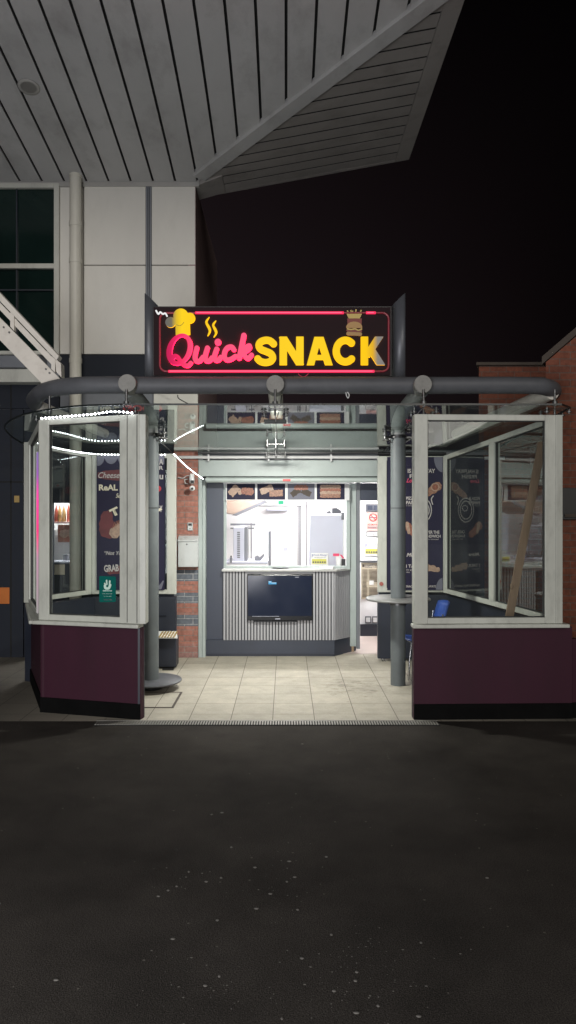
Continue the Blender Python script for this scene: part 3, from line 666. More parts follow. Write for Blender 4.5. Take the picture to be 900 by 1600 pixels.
# ceiling lamps of the kitchen
for i, (x0, y0, L_, g_) in enumerate(((-.75,10.9,1.2,'long lit ceiling lamp nearest the hatch'),(.1,12.2,1.2,'long lit ceiling lamp deep in the kitchen'),(1.35,10.75,1.0,'lit ceiling lamp inside the doorway'),(-3.3,10.4,.9,'lit ceiling lamp behind the small side window'))):
    t = thing('ceiling_lamp', g_, 'lamp', (x0,y0,2.65), 'ceiling lamps inside the shop')
    b = MB(); b.box(x0,x0+L_,y0-.12,y0+.12,2.635,2.66); b.build('housing', M['white'], t)
    b = MB(); b.box(x0+.02,x0+L_-.02,y0-.10,y0+.10,2.622,2.634); b.build('diffuser', M['lamp'], t)

# kitchen things
t = thing('extractor_hood', 'beige sloping extractor hood upper left inside the hatch', 'hood', (-1,11.6,2.1))
b = MB(); b.pprism([(330,800),(365,804),(413,783),(405,775),(330,775)], 11.3, .8); b.build('canopy', M['int_beige'], t, .01)
b = MB(); b.pprism([(362,805),(369,806),(417,785),(414,781)], 11.27, .05); b.build('lip', M['int_grey'], t)
t = thing('food_cabinet', 'grey vented steel cabinet inside the hatch beside its left frame', 'cabinet', (X(375,10.9),10.9,.9))
b = MB(); b.pbox(364.5,823,381.5,893,10.85,.5); b.build('body', M['int_lav'], t, .01)
b = MB(); b.pbox(381.7,824,386,893,10.86,.4); b.build('door_edge', M['int_grey'], t)
b = MB()
for k in range(14): b.pbox(370.5,831+k*3,375,833+k*3,10.843,.006)
b.build('vent_slot', M['int_grey'], t)
t = thing('kitchen_counter', 'low white kitchen worktop behind the hatch sill', 'worktop', (-.5,10.8,0))
b = MB(); b.box(X(352,10.75),X(417,10.75),10.75,11.5,0,Z(881,10.75)); b.build('base', M['interior'], t, .01)
b = MB(); b.box(X(351,10.74),X(418,10.74),10.73,11.52,Z(881,10.75)+.002,Z(877.5,10.75)); b.build('top', M['int_lav'], t, .004)
t = thing('steel_rail', 'thin upright steel pole with two cross rails left in the kitchen', 'rail', (X(392.5,11.3),11.3,0))
b = MB(); b.tube([(X(392.5,11.3),11.3,Z(884,11.3)),(X(392.5,11.3),11.3,Z(817,11.3))], .008, 8); b.build('pole', M['int_grey'], t)
b = MB(); b.pbox(360,818,399,821,11.32,.03); b.pbox(360,824.5,397,826.5,11.32,.03); b.build('cross_rail', M['int_grey'], t)
o = tag(MB().pprism([(398,870),(402,868),(406,871),(412,865),(413.5,868),(407,876),(398,877)], 10.95, .12).build('card_terminal', M['int_grey'], None, .006), 'grey handset terminal tilted on the worktop by the pole', 'terminal')
t = thing('tall_fridge', 'narrow pale fridge standing mid left in the kitchen', 'fridge', (X(418,11.7),11.7,0))
b = MB(); b.box(X(413,11.7),X(419,11.7),11.7,12.3,0,Z(831,11.7)); b.build('side', M['interior'], t); b = MB(); b.box(X(419.2,11.7),X(422.8,11.7),11.7,12.3,0,Z(831,11.7)); b.build('door', M['int_grey'], t)
t = thing('menu_screen', 'large pale lavender cabinet side panel at right of the hatch', 'cabinet', (X(512,10.5),10.5,1))
b = MB(); b.pbox(484.5,804.5,537.5,886,10.55,.5); b.build('panel', M['int_lav'], t, .008)
b = MB(); b.pbox(533.5,801,538,812,10.52,.03); b.build('hinge', M['int_grey'], t); b = MB(); b.pbox(536,812,538.5,886,10.53,.03); b.build('edge', M['white'], t)
t = thing('till_hood', 'small grey domed lamp unit on top of the lavender cabinet', 'lamp', (X(527,10.6),10.6,Z(802,10.6)))
b = MB(); b.pprism([(519,802.5),(519,794),(526,793.5),(533,798),(533,802.5)], 10.7, .1); b.build('hood', M['int_grey'], t); b = MB(); b.pprism([(509,801.5),(515,797.5),(518,802.5),(509,802.5)], 10.7,.1); b.build('foot', M['int_grey'], t)
# exit sign
t = thing('exit_sign', 'small glowing green exit sign high inside the kitchen', 'sign', (X(439,12),12,Z(785,12)))
b = MB(); b.pbox(435,782.5,443,788,12.0,.03); b.build('panel', M['exit'], t)
# allergy notice inside hatch
def allergy(x0, y0, x1, Y, label, full=True):
    s = (x1-x0)/27.
    t = thing('allergy_notice', label, 'notice', (X(x0,Y),Y,Z(y0+20*s,Y)))
    b = MB(); b.pbox(x0,y0,x1,y0+20*s,Y,.003); b.build('card', M['paper'], t)
    text('heading', 'Food Allergy?', (x0+4.5*s,y0+1.8*s,x1-1.5*s,y0+5.2*s), Y-.003, M['inkb'], t, bold=.01)
    text('subheading', 'Ask before you eat', (x0+5*s,y0+6.2*s,x1-4*s,y0+8*s), Y-.003, M['ink'], t)
    b = MB(); b.pbox(x0+1.5*s,y0+9.5*s,x0+24*s,y0+16.8*s,Y-.003,.002); b.build('band', M['yellowp'], t)
    b = MB()
    for k in range(6): b.pbox(x0+(2.5+k*3.6)*s,y0+13.2*s,x0+(4.9+k*3.6)*s,y0+15.6*s,Y-.006,.002)
    b.build('icon', M['ink'], t)
    b = MB(); b.pbox(x0+1.3*s,y0+1.8*s,x0+2*s,y0+7*s,Y-.003,.002); b.pbox(x0+2.6*s,y0+1.8*s,x0+3.4*s,y0+5*s,Y-.003,.002); b.build('cutlery_mark', M['inkb'], t)
    return t
allergy(486,864,513,10.5,'food allergy card propped inside the hatch at its lower right')
t = thing('tip_jar', 'clear tub with pink lid by the right end of the hatch sill', 'jar', (X(529,10.35),10.35,Z(885,10.35)))
b = MB(); b.tube([(X(529.5,10.4),10.4,Z(885,10.4)),(X(529.5,10.4),10.4,Z(869,10.4))], [.038,.045], 16); b.build('tub', M['white'], t)
b = MB(); b.pbox(520.5,865,530,869,10.34,.03); b.pprism([(530.5,866.5),(534,867),(538,872),(536,873)],10.34,.03); b.build('lid', M['p_pink'], t)
b = MB(); b.pbox(534,873.5,540,884,10.36,.05); b.build('speaker', M['black'], t)
t = thing('sauce_caddy', 'small dark caddy in the lower left corner of the hatch', 'caddy', (X(361,10.4),10.4,Z(882,10.4)))
b = MB(); b.pbox(359,871,362.5,880,10.4,.05); b.build('body', M['int_grey'], t, .004)
b = MB(); b.blob((X(361,10.42),10.42,Z(869.5,10.42)),(.012,.012,.015),8); b.build('knob', M['black'], t)

# notices in the doorway (on the corridor wall)
WY = 11.54
t = thing('no_smoking_sign', 'no smoking sign with red barred circle on the doorway wall', 'sign', (X(583,WY),WY,Z(815,WY)))
b = MB(); b.pbox(573.5,800,592,829.5,WY-.004,.004); b.build('plate', M['pinkp'], t)
def ring(P):
    cx, cy = 583, 808.5; d = abs(np.hypot(P[0]-cx,P[1]-cy)-5.7)-.75
    return np.minimum(d, sd_box(P,(cx-4,cy-4),(cx+4,cy+4),.7,.1))
sdf_obj('barred_circle', ring, (574,800,592,817), WY-.008, M['redp'], t, .4)
b = MB(); b.pbox(577.5,807.8,588,809.3,WY-.006,.002); b.build('cigarette', M['ink'], t)
text('heading', 'NO SMOKING', (575,818.3,591.5,821), WY-.007, M['redp'], t, bold=.015)
b = MB(); b.pbox(575,823,591,823.8,WY-.007,.002); b.pbox(575,825,591,825.6,WY-.007,.002); b.build('small_print', M['ink'], t)
t = thing('hygiene_plate', 'small outlined plate under the no smoking sign', 'sign', (X(583,WY),WY,Z(834,WY)))
b = MB(); b.pbox(572.5,831,592,838,WY-.003,.003); b.build('plate', M['int_grey'], t); b = MB(); b.pbox(573.2,831.7,592,837.3,WY-.005,.002); b.build('face', M['paper'], t); text('scribble','it is against',(576,833,590,836),WY-.008,M['ink'],t,shear=.4)
t = thing('vent_window', 'small dark two pane vent above the no smoking sign', 'vent', (X(580,WY),WY,Z(792,WY)))
b = MB(); b.pbox(572,787.5,595,799,WY-.02,.02); b.build('frame', M['int_grey'], t); b = MB(); b.pbox(574.5,790,582,797,WY-.024,.004); b.pbox(584,790,592,797,WY-.024,.004); b.build('pane', M['navyp'], t)
allergy(569.5,848,597,WY-.004,'food allergy card on the doorway wall above the certificate')
t = thing('certificate', 'cream framed certificate on the doorway wall', 'certificate', (X(580,WY),WY,Z(905,WY)))
b = MB(); b.pbox(562,876,600,878.5,WY-.03,.03); b.build('shelf', M['int_grey'], t); b = MB(); b.pbox(564.5,879.5,600,936,WY-.006,.006); b.build('sheet', M['paper_lit'], t)
text('heading','Health and\nSafety Law',(570.5,882,592,887.5),WY-.01,M['ink'],t,bold=.012)
b = MB(); b.pbox(566,882,569.5,886,WY-.01,.002)
for k in range(22):
    if k in (10,11,12,13): b.pbox(566,890+k*2,573,890.8+k*2,WY-.01,.002)
    else: b.pbox(566,890+k*2,574.3,890.7+k*2,WY-.01,.002); b.pbox(576,890+k*2,592,890.7+k*2,WY-.01,.002)
b.build('small_print', M['coping'], t)
b = MB(); b.pbox(577,907,584,914,WY-.013,.002); b.build('stamp', M['paper'], t)
t = thing('wall_socket', 'pair of grey trimmed sockets low on the doorway wall', 'socket', (X(580,WY),WY,Z(970,WY)))
b = MB(); b.pbox(570.5,963,580,974,WY-.012,.012); b.pbox(581.5,963,592,974,WY-.012,.012); b.build('surround', M['int_grey'], t); b = MB(); b.pbox(572,965,578.5,972,WY-.016,.006); b.pbox(583,965,590,972,WY-.016,.006); b.build('face', M['white'], t)

# ------------------------------------------------------------------ counter
t = thing('serving_counter', 'serving counter clad in pale vertical slats with an angled right end', 'counter', (-.1,10,0))
CX0, CX1, CY = X(349.5,10.0), X(522,10.0), 9.93
C2 = (X(556,10.35), 10.30)
PA, PB, PC = (CX0,CY), (CX1,CY), C2
zk, zt = Z(1000,CY), Z(893,CY)
b = MB(); b.wall((X(321.3,CY)+.001,CY), PB, 0, .12, .0, zk-.003); b.wall(PB, PC, 0, .1, 0, zk-.003); b.build('kick_board', M['navyl'], t)
b = MB(); b.wall((X(323,CY),CY-.012), (PB[0],PB[1]-.012), 0, .011, .004, .035); b.build('toe_strip', M['navy'], t)
b = MB(); b.wall(PA, PB, .012, .1, zk, zt); b.wall(PB, PC, .012, .08, zk, zt); b.build('backing', M['slat_gap'], t)
b = MB()
def slats(P, Q, z0, z1, skip=None, pitch=.0415, w=.026):
    P = Vector(P); Q = Vector(Q); L_ = (Q-P).length; d = (Q-P).normalized(); s = .004
    while s+w < L_:
        p = P+d*s; q = P+d*(s+w)
        zb, zt_ = z0, z1
        if skip and skip[0] < (p.x+q.x)/2 < skip[1]: zt_ = skip[2]
        b.wall(p, q, -.012, .0115, zb, zt_); s += pitch
slats(PA, PB, zk, zt, (X(385,CY), X(489,CY), Z(967,CY))); slats(PB, PC, zk, zt)
b.build('slat_cladding', M['slat'], t)
b = MB(); b.hexa([(X(347,CY),CY-.05,zt+.003),(PB[0]+.03,CY-.05,zt+.003),(PB[0]+.03,10.36,zt+.003),(X(347,CY),10.36,zt+.003),(X(347,CY),CY-.05,zt+.033),(PB[0]+.03,CY-.05,zt+.033),(PB[0]+.03,10.36,zt+.033),(X(347,CY),10.36,zt+.033)])
b.prism([(PB[0]+.031,CY-.05,zt+.003),(PC[0]+.03,10.27,zt+.003),(PC[0]+.02,10.36,zt+.003),(PB[0]+.031,10.36,zt+.003)], (0,0,.03)); b.build('top', M['ctop'], t, .004)
b = MB(); b.pbox(385,893.5,489,896.5,CY-.01,.02); b.build('trim', M['slat'], t)
# television
TY = CY-.06
t = thing('television', 'black flat television mounted on the slatted counter front', 'television', (X(437,TY),TY,Z(970,TY)))
b = MB(); b.pbox(386,898,488.5,969.5,TY,.055); b.build('housing', M['tvb'], t, .006)
b = MB(); b.pbox(387.5,900,487,962.5,TY-.003,.004); b.build('screen', M['tv'], t)
b = MB(); b.pbox(396,970,464,971.7,TY+.005,.04); b.build('speaker_bar', M['tvb'], t)
b = MB(); b.pbox(394,962.8,436,963.2,TY-.004,.003); b.pbox(430,966.5,438,967.6,TY-.004,.003); b.pbox(461,901.5,467,902.2,TY-.006,.003); b.build('maker_mark', M['int_lav'], t)
b = MB(); b.pbox(419.5,908,424.5,910,TY-.006,.003); b.pbox(419.5,910,432,913,TY-.006,.003); b.build('screen_logo', M['logo_b'], t)
b = MB(); b.pbox(420,908.6,423.5,910,TY-.009,.002); b.pbox(424,910.4,431.5,911.3,TY-.009,.002); b.build('logo_text', M['logo_w'], t)
# papers and bits on the counter
def sheet(name, x0, x1, y0, y1, label, rot, m='paper', h=.004):
    b = MB(); cx, cy = (x0+x1)/2, (y0+y1)/2; ca, sa = math.cos(rot), math.sin(rot); z = zt+.034
    q = [(cx+(u-cx)*ca-(v-cy)*sa, cy+(u-cx)*sa+(v-cy)*ca, z) for u, v in ((x0,y0),(x1,y0),(x1,y1),(x0,y1))]
    b.prism(q, (0,0,h)); o = b.build(name, M[m]); return tag(o, label, 'paper')
sheet('paper_sheet', X(470,CY), X(518,CY), CY-.03, CY+.13, 'white paper sheet lying flat on the right of the counter top', .12)
sheet('leaflet_pile', X(500,CY), X(522,CY), CY+.02, CY+.16, 'thicker small pile of leaflets on the counter corner', -.2, 'paper', .022)
b = MB(); b.lathe((X(438,CY),CY+.08), [(.005,zt+.034),(.05,zt+.036),(.11,zt+.05),(.108,zt+.053),(.05,zt+.04),(.005,zt+.038)], 28); tag(b.build('shallow_dish', M['int_grey']), 'shallow grey dish in the middle of the counter top', 'dish')
b = MB(); b.box(X(548,10.25),X(553,10.25),10.22,10.30,.005,.085); tag(b.build('timber_block', M['woodl'], None, .004), 'small raw timber block wedged under the counter corner', 'block')

# ------------------------------------------------------------------ things on the brick pier
BY = FB-.02
t = thing('security_camera', 'white two lens security camera on the brick pier', 'camera', (X(300,BY),BY,Z(750,BY)))
b = MB(); b.pbox(296.5,740,303,746,BY-.07,.07); b.build('mount', M['white'], t, .01)
b = MB(); b.tube([(X(299.5,9.72),9.72,Z(744,9.72)),(X(299.8,9.70),9.70,Z(755,9.7))], .034, 18); b.build('body', M['white'], t)
b = MB(); b.blob((X(300.3,9.68),9.68,Z(763,9.68)), (.038,.038,.036), 18); b.build('dome', M['white'], t)
b = MB(); b.pbox(298,750.5,303,755,9.655,.01); b.build('sensor', M['black'], t, .003)
b = MB(); b.tube([(X(300.5,9.65),9.652,Z(763.5,9.65)),(X(300.5,9.65),9.638,Z(763.5,9.65))], .016, 14); b.build('lens', M['black'], t)
b = MB(); b.tube(catmull([(X(278,9.8),9.8,Z(746,9.8)),(X(286,9.8),9.79,Z(747,9.8)),(X(291,9.8),9.79,Z(744,9.8)),(X(296,9.8),9.78,Z(743,9.8))]), .0055, 6); b.tube(catmull([(X(294,9.8),9.78,Z(749,9.8)),(X(289,9.8),9.78,Z(750,9.8)),(X(290,9.8),9.78,Z(755,9.8)),(X(294,9.8),9.78,Z(756,9.8))]), .005, 6); b.build('cable', M['white'], t)
t = thing('intercom', 'small white intercom button box on the brick pier', 'intercom', (X(296.5,BY),BY,Z(822,BY)))
b = MB(); b.pbox(293,816.5,301,829,BY-.03,.03); b.build('case', M['mailbox'], t, .006)
b = MB(); b.pbox(294.3,817.8,299.8,821.5,BY-.034,.006); b.build('window', M['black'], t); b = MB(); b.tube([(X(296.8,9.8),BY-.03,Z(826,BY)),(X(296.8,9.8),BY-.036,Z(826,BY))], .006, 10); b.build('button', M['black'], t)
t = thing('postbox', 'pale grey wall postbox with sloping lid on the brick pier', 'postbox', (X(293,BY),BY,Z(886,BY)))
b = MB(); b.pbox(278,846.5,309,886,BY-.12,.12); b.build('body', M['mailbox'], t, .006)
q = BY-.12; zt1, zt2 = Z(846.3,q), Z(839,BY)
b = MB(); x0, x1 = X(277.3,q), X(309.3,q)
b.hexa([(x0,q-.012,zt1),(x1,q-.012,zt1),(x1,BY,zt1),(x0,BY,zt1),(x0,q-.012,zt1+.018),(x1,q-.012,zt1+.018),(x1,BY,zt2+.02),(x0,BY,zt2+.02)]); b.build('lid', M['mailbox'], t, .004)
b = MB(); b.tube([(X(292,q),q,Z(850.5,q)),(X(292,q),q-.008,Z(850.5,q))], .011, 12); b.build('lock', M['steel'], t)
t = thing('conduit', 'thin white conduit with clips running above the shutter box', 'pipe', (0,9.78,Z(714,9.78)))
b = MB(); b.tube([(X(272,9.76),9.76,Z(714.5,9.76)),(X(592,9.76),9.76,Z(714.5,9.76))], .021, 12); b.build('pipe', M['conduit'], t)
b = MB()
for px in (325.5,419.5,517.5): b.box(X(px,9.73)-.01,X(px,9.73)+.01,9.735,9.79,Z(721,9.76),Z(710,9.76))
b.build('clip', M['conduit'], t)

# things behind the small side window
for k, (px, mm) in enumerate(((88,'sauce_r'),(93.5,'sauce_y'),(100,'sauce_y'),(107,'sauce_r'),(113.5,'sauce_y'))):
    yy = 10.45; pos = ['leftmost','second from left','middle','second from right','rightmost'][k]
    t = thing('sauce_bottle', '%s sauce bottle on the shelf in the small side window' % pos, 'bottle', (X(px,yy),yy,Z(815,yy)), 'sauce bottles in the side window')
    b = MB(); b.lathe((X(px,yy),yy), [(.026,Z(815,yy)),(.028,Z(812,yy)),(.026,Z(800,yy)),(.018,Z(795,yy)),(.012,Z(793,yy))], 14); b.build('bottle_body', M[mm], t)
    b = MB(); b.lathe((X(px,yy),yy), [(.013,Z(793,yy)),(.004,Z(788.5,yy))], 10); b.build('nozzle', M['sauce_r'], t)
b = MB(); b.box(X(78,10.4),X(122,10.4),10.38,10.62,Z(818,10.4),Z(815.3,10.4)); tag(b.build('bottle_shelf', M['pinkp']), 'pale shelf carrying the sauce bottles', 'shelf')
t = thing('food_picture', 'food picture on the white wall below the sauce bottles', 'picture', (X(105,10.6),10.6,Z(835,10.6)))
b = MB(); b.pbox(90.5,820,122,847,10.60,.01); b.build('print', M['food3'], t); sdf_obj('plate', lambda P: sd_cap(P,(99,834),(115,832),6,6)+noise_edge(P,1.5,.9,1), (91,820,122,847), 10.59, M['food2'], t, .6)
b = MB(); b.box(X(60,10.66),X(135,10.66),10.66,10.72,0,2.66); tag(b.build('partition', M['interior']), 'white partition behind the small side window', 'wall')
t = thing('till_unit', 'dark drawer unit with a small printer inside the small side window', 'cabinet', (X(100,10.3),10.3,0))
b = MB(); b.box(X(70,10.2),X(130,10.2),10.2,10.6,0,Z(880,10.2)); b.build('body', M['navy'], t)
b = MB(); b.box(X(70,10.18),X(130,10.18),10.17,10.6,Z(880,10.2)+.002,Z(877,10.2)); b.build('top', M['int_lav'], t)
b = MB(); b.pbox(83,882,101,898,10.19,.01); b.build('label', M['paper_lit'], t); b = MB(); b.pbox(98,866,106,877,10.3,.1); b.build('printer', M['int_grey'], t, .01)

# facade bits far left
b = MB(); b.pbox(22,774.5,30,785,FB-.012,.012); tag(b.build('amber_plate', M['amber'], None, .002), 'tiny amber plate high on the dark blue wall', 'plate')
b = MB(); b.pbox(-12,918,14.5,943.5,FB-.012,.012); tag(b.build('orange_sign', M['orange'], None, .002), 'plain orange square sign low on the dark blue wall', 'sign')

# ------------------------------------------------------------------ canopy
GZ0, GS = 2.925, .068
def gzc(Y): return GZ0-GS*(Y-6.75)
can = thing('canopy', 'curved grey steel tube canopy carrying a glass roof over the entrance', 'canopy', (0,8.1,0))
TR = .084
tubepts = catmull([(-2.93,9.0,3.17),(-2.9,8.7,3.17),(-2.83,8.3,3.18),(-2.68,7.95,3.185),(-2.48,7.62,3.19),(-2.18,7.38,3.195),(-1.8,7.3,3.195),(-1.2,7.3,3.19),(0,7.3,3.19),(1.3,7.3,3.19),(2.35,7.3,3.19),(2.60,7.36,3.18),(2.73,7.56,3.17),(2.76,7.86,3.17)], 8)
b = MB(); b.tube(tubepts, TR, 24); b.build('ring_tube', M['galv'], can)
for px, py in ((198.5,598.5),(430,600),(661,600)):
    yy = 7.14; cx, cz = X(px,yy), Z(py,yy)
    b = MB(); b.tube([(cx,yy,cz),(cx,7.34,cz-.005)], .086, 24); b.tube([(cx,yy-.006,cz),(cx,yy+.0,cz)], .082, 24); b.build('stub_end', M['cap'], can)
# columns with elbow arms up to the ring
COL = [(X(236,8.1), 8.1), (X(622,8.29), 8.29)]
for (cx, cy), px in zip(COL, (198.5, 661)):
    b = MB(); b.tube([(cx,cy,.004),(cx,cy,2.80)], TR, 24); col = b.build('column', M['column'], can)
    jx = X(px,7.3)
    b = MB(); b.tube(catmull([(cx,cy,2.80),(cx,cy-.04,2.93),(cx+(jx-cx)*.3,cy-.25,3.05),(jx,7.4,3.16)],6), TR*.93, 20); b.build('elbow_arm', M['elbow'], can)
    b = MB(); b.tube([(cx,cy,2.765),(cx,cy,2.80)], TR+.015, 24); b.build('collar', M['black'], col)
    b = MB(); b.tube([(cx,cy,1.98),(cx,cy,1.988)], TR+.002, 24); b.build('weld_seam', M['black'], col)
    b = MB()
    for s in (-1,1):
        b.tube([(cx,cy,2.77),(cx+s*.16,cy-.10,2.77)], .014, 8); b.tube([(cx+s*.16,cy-.10,2.75),(cx+s*.16,cy-.10,2.85)], .012, 8)
        b.tube([(cx,cy,2.77),(cx+s*.15,cy+.13,2.76)], .014, 8); b.tube([(cx+s*.16,cy-.1,2.79),(cx+s*.16,cy-.1,2.802)], .03, 12)
        b.tube([(cx,cy,2.66),(cx+s*.15,cy-.09,2.765)], .006, 6)
    b.build('spider_fitting', M['steel'], col)
b = MB(); b.tube([(X(430,7.3),7.38,3.17),(X(430,7.3),9.8,2.98)], .075, 18); b.build('beam', M['white_steel'], can)
b = MB(); b.tube([(X(868,7.3),7.4,3.14),(X(800,7.3)+.05,9.9,2.98)], .075, 18); b.build('beam', M['white_steel'], can)
b = MB(); b.tube([(-2.8,8.4,3.14),(-2.4,9.8,2.98)], .06, 18); b.build('beam', M['white_steel'], can)
# glass roof
out = catmull([(-3.2,9.45),(-3.2,8.9),(-3.12,8.3),(-2.95,7.75),(-2.55,7.2),(-2.0,6.85),(-1.5,6.75)], 6)+[(0,6.75),(2.52,6.75),(2.66,6.9),(2.68,9.7)]
ring_ = out+[(-3.2,9.7)]
pv = [(x,y,gzc(y)) for x, y in ring_]
b = MB()
vs = [b.bm.verts.new(p) for p in pv]; f = b.bm.faces.new(vs); f.normal_update()
if f.normal.z > 0: f.normal_flip()
b.build('glass_roof', M['roof_glass'], can, fix=False)
b = MB()
for (x0,y0), (x1,y1) in zip(out, out[1:]): b.wall((x0,y0),(x1,y1), .0, .012, gzc(y0)-.009, gzc(y0)+.007, gzc(y1)+.007, gzc(y1)-.009)
b.build('glass_edge', M['glass_edge'], can)
b = MB()
for xx in (-1.5, X(430,6.9), 1.28): b.wall((xx-.003,6.77),(xx-.003,9.68), -.004, .004, gzc(6.77)-.006, gzc(6.77)+.006, gzc(9.68)+.006, gzc(9.68)-.006)
b.build('glass_joint', M['glass_edge'], can)
for px in (198.5, 430, 661, 865, 75):
    cx = X(px,7.15) if px > 100 else -2.40; yy = 7.12 if px > 100 else 7.50
    b = MB()
    b.tube([(cx,yy,3.12),(cx,yy,gzc(yy)-.03)], .012, 8); b.tube([(cx,yy,gzc(yy)+.06),(cx,yy,gzc(yy)+.105)], .028, 10)
    for sx in (-1,1):
        for sy in (-1,1):
            ex, ey = cx+sx*.105, yy+sy*.085
            b.tube([(cx,yy,gzc(yy)+.03),(ex,ey,gzc(ey)+.022)], .010, 8); b.tube([(ex,ey,gzc(ey)-.028),(ex,ey,gzc(ey)+.035)], .011, 8)
            b.tube([(ex,ey,gzc(ey)-.018),(ex,ey,gzc(ey)-.008)], .026, 12)
    b.build('spider_fitting', M['steel'], can)
for yy, w in ((8.6,.10),(9.5,.12)):
    cx = X(431,yy); b = MB(); z = gzc(yy)-.05
    b.tube([(cx,yy,z-.06),(cx,yy,z+.12)], .010, 8)
    for s in (-1,1): b.tube([(cx,yy,z-.02),(cx+s*w,yy,z-.02)], .009, 8); b.tube([(cx+s*w,yy,z-.05),(cx+s*w,yy,z+.03)], .011, 8)
    b.build('spider_fitting', M['steel'], can)
for s_, xx in ((-1,-2.55),(1,2.1)):
    b = MB(); b.tube([(xx,9.7,gzc(9.7)-.02),(xx+.9*(-s_) if s_<0 else xx-.9,9.7,gzc(9.7)-.02)], .02, 10); b.build('rear_rail', M['black'], can)

t = thing('floodlight', 'small black bar floodlight hanging under the middle of the glass roof', 'floodlight', (X(430,7.6),7.6,2.87))
b = MB(); b.box(X(412.5,7.6),X(447.5,7.6),7.57,7.63,Z(662,7.6),Z(654.5,7.6)); b.build('housing', M['black'], t, .006)
b = MB(); b.tube([(X(430,7.6),7.6,Z(654.5,7.6)),(X(430,7.5),7.5,3.05)], .006, 6); b.tube(catmull([(X(432,7.6),7.6,Z(654,7.6)),(X(437,7.5),7.45,2.98),(X(440,7.4),7.35,3.1)]), .005, 6); b.build('cable', M['black'], t)
# loose cables hanging under the tube
b = MB()
b.tube(catmull([(X(540,7.3),7.26,3.115),(X(541,7.3),7.26,3.08),(X(543.5,7.3),7.26,3.06),(X(545,7.3),7.26,3.09),(X(542,7.3),7.26,3.12)]), .005, 6)
tag(b.build('cable_loop', M['white']), 'white cable loop dangling below the tube under the sign', 'cable')
b = MB(); b.tube(catmull([(X(270,9),9.4,Z(617,9.4)),(X(275,9.2),9.4,Z(622,9.4)),(X(283,9.2),9.4,Z(627,9.4)),(X(291,9.2),9.4,Z(631,9.4))]), .006, 6); tag(b.build('thin_cable', M['black']), 'thin black cable against the cream wall above the glass', 'cable')

# round shelves on the columns
c = COL[0]
t = thing('disc_shelf', 'grey metal disc shelf slid down to the foot of the left column', 'table', (c[0],c[1],0), 'round metal shelves on the columns')
b = MB(); b.lathe(c, [(.09,.095),(.33,.088),(.335,.094),(.335,.102),(.33,.107),(.09,.112)], 48); b.build('disc', M['galv'], t)
b = MB(); b.lathe(c, [(.115,.005),(.115,.088)], 28); b.build('hub', M['black'], t)
c = COL[1]
t = thing('disc_shelf', 'round metal leaning shelf at elbow height on the right column', 'table', (c[0],c[1],.96), 'round metal shelves on the columns')
b = MB(); b.lathe(c, [(.086,.955),(.355,.955),(.362,.962),(.362,.972),(.355,.979),(.086,.979)], 48); b.build('disc', M['shelf'], t)
b = MB(); b.lathe(c, [(.098,.90),(.098,.954)], 28); b.build('hub', M['steel'], t)

# ------------------------------------------------------------------ glazed bays
def ztop(Y): return 2.85-.068*(Y-6.85)
def glazed(parent, P, Q, lw, rw, panes=1, gm='glass', zb=.90, rail=.055, th=.07, mid=.09, fm='upvc', beads=True):
    """a framed window from P to Q; lw/rw = width of its end posts"""
    P = Vector(P); Q = Vector(Q); d = (Q-P).normalized(); L_ = (Q-P).length
    zt_ = lambda s: ztop((P+d*s).y)
    def seg(bb, s0, s1, t0, t1, z0, z1, z0b=None, z1b=None):
        bb.wall(P+d*s0, P+d*s1, t0, t1, z0, z1, z1b, z0b)
    f = MB(); seg(f, 0, lw, 0, th, zb, zt_(0), None, zt_(lw)); seg(f, L_-rw, L_, 0, th, zb, zt_(L_-rw), None, zt_(L_))
    seg(f, lw, L_-rw, .002, th-.002, zt_(lw)-rail, zt_(lw), zt_(L_-rw)-rail, zt_(L_-rw)); seg(f, lw, L_-rw, .002, th-.002, zb, zb+rail)
    inner = L_-lw-rw; pw = (inner-mid*(panes-1))/panes; spans = []
    for k in range(panes):
        s0 = lw+k*(pw+mid); spans.append((s0, s0+pw))
        if k: seg(f, s0-mid, s0, -.004, th+.004, zb+rail, zt_(s0-mid)-rail, None, zt_(s0)-rail)
    fr = f.build('frame', M[fm], parent, .005)
    if beads:
        g = MB()
        for s0, s1 in spans:
            e = .008
            seg(g, s0, s0+e, .02, .05, zb+rail, zt_(s0)-rail, None, zt_(s0+e)-rail); seg(g, s1-e, s1, .02, .05, zb+rail, zt_(s1-e)-rail, None, zt_(s1)-rail)
            seg(g, s0+e, s1-e, .02, .05, zt_(s0)-rail-e, zt_(s0)-rail-.001, zt_(s1)-rail-e, zt_(s1)-rail-.001); seg(g, s0+e, s1-e, .02, .05, zb+rail+.001, zb+rail+e)
        g.build('gasket', M['seam'], fr)
    for s0, s1 in spans:
        a, c_ = P+d*(s0+.003), P+d*(s1-.003); n = Vector((-d.y,d.x))*.035; a = a+n; c_ = c_+n
        g = MB(); vs = [g.bm.verts.new(v) for v in ((a.x,a.y,zb+rail),(c_.x,c_.y,zb+rail),(c_.x,c_.y,zt_(s1)-rail),(a.x,a.y,zt_(s0)-rail))]
        fc = g.bm.faces.new(vs); fc.normal_update()
        if fc.normal.y > 0: fc.normal_flip()
        g.build('pane', M[gm], parent, fix=False)
    return fr
WH = .865
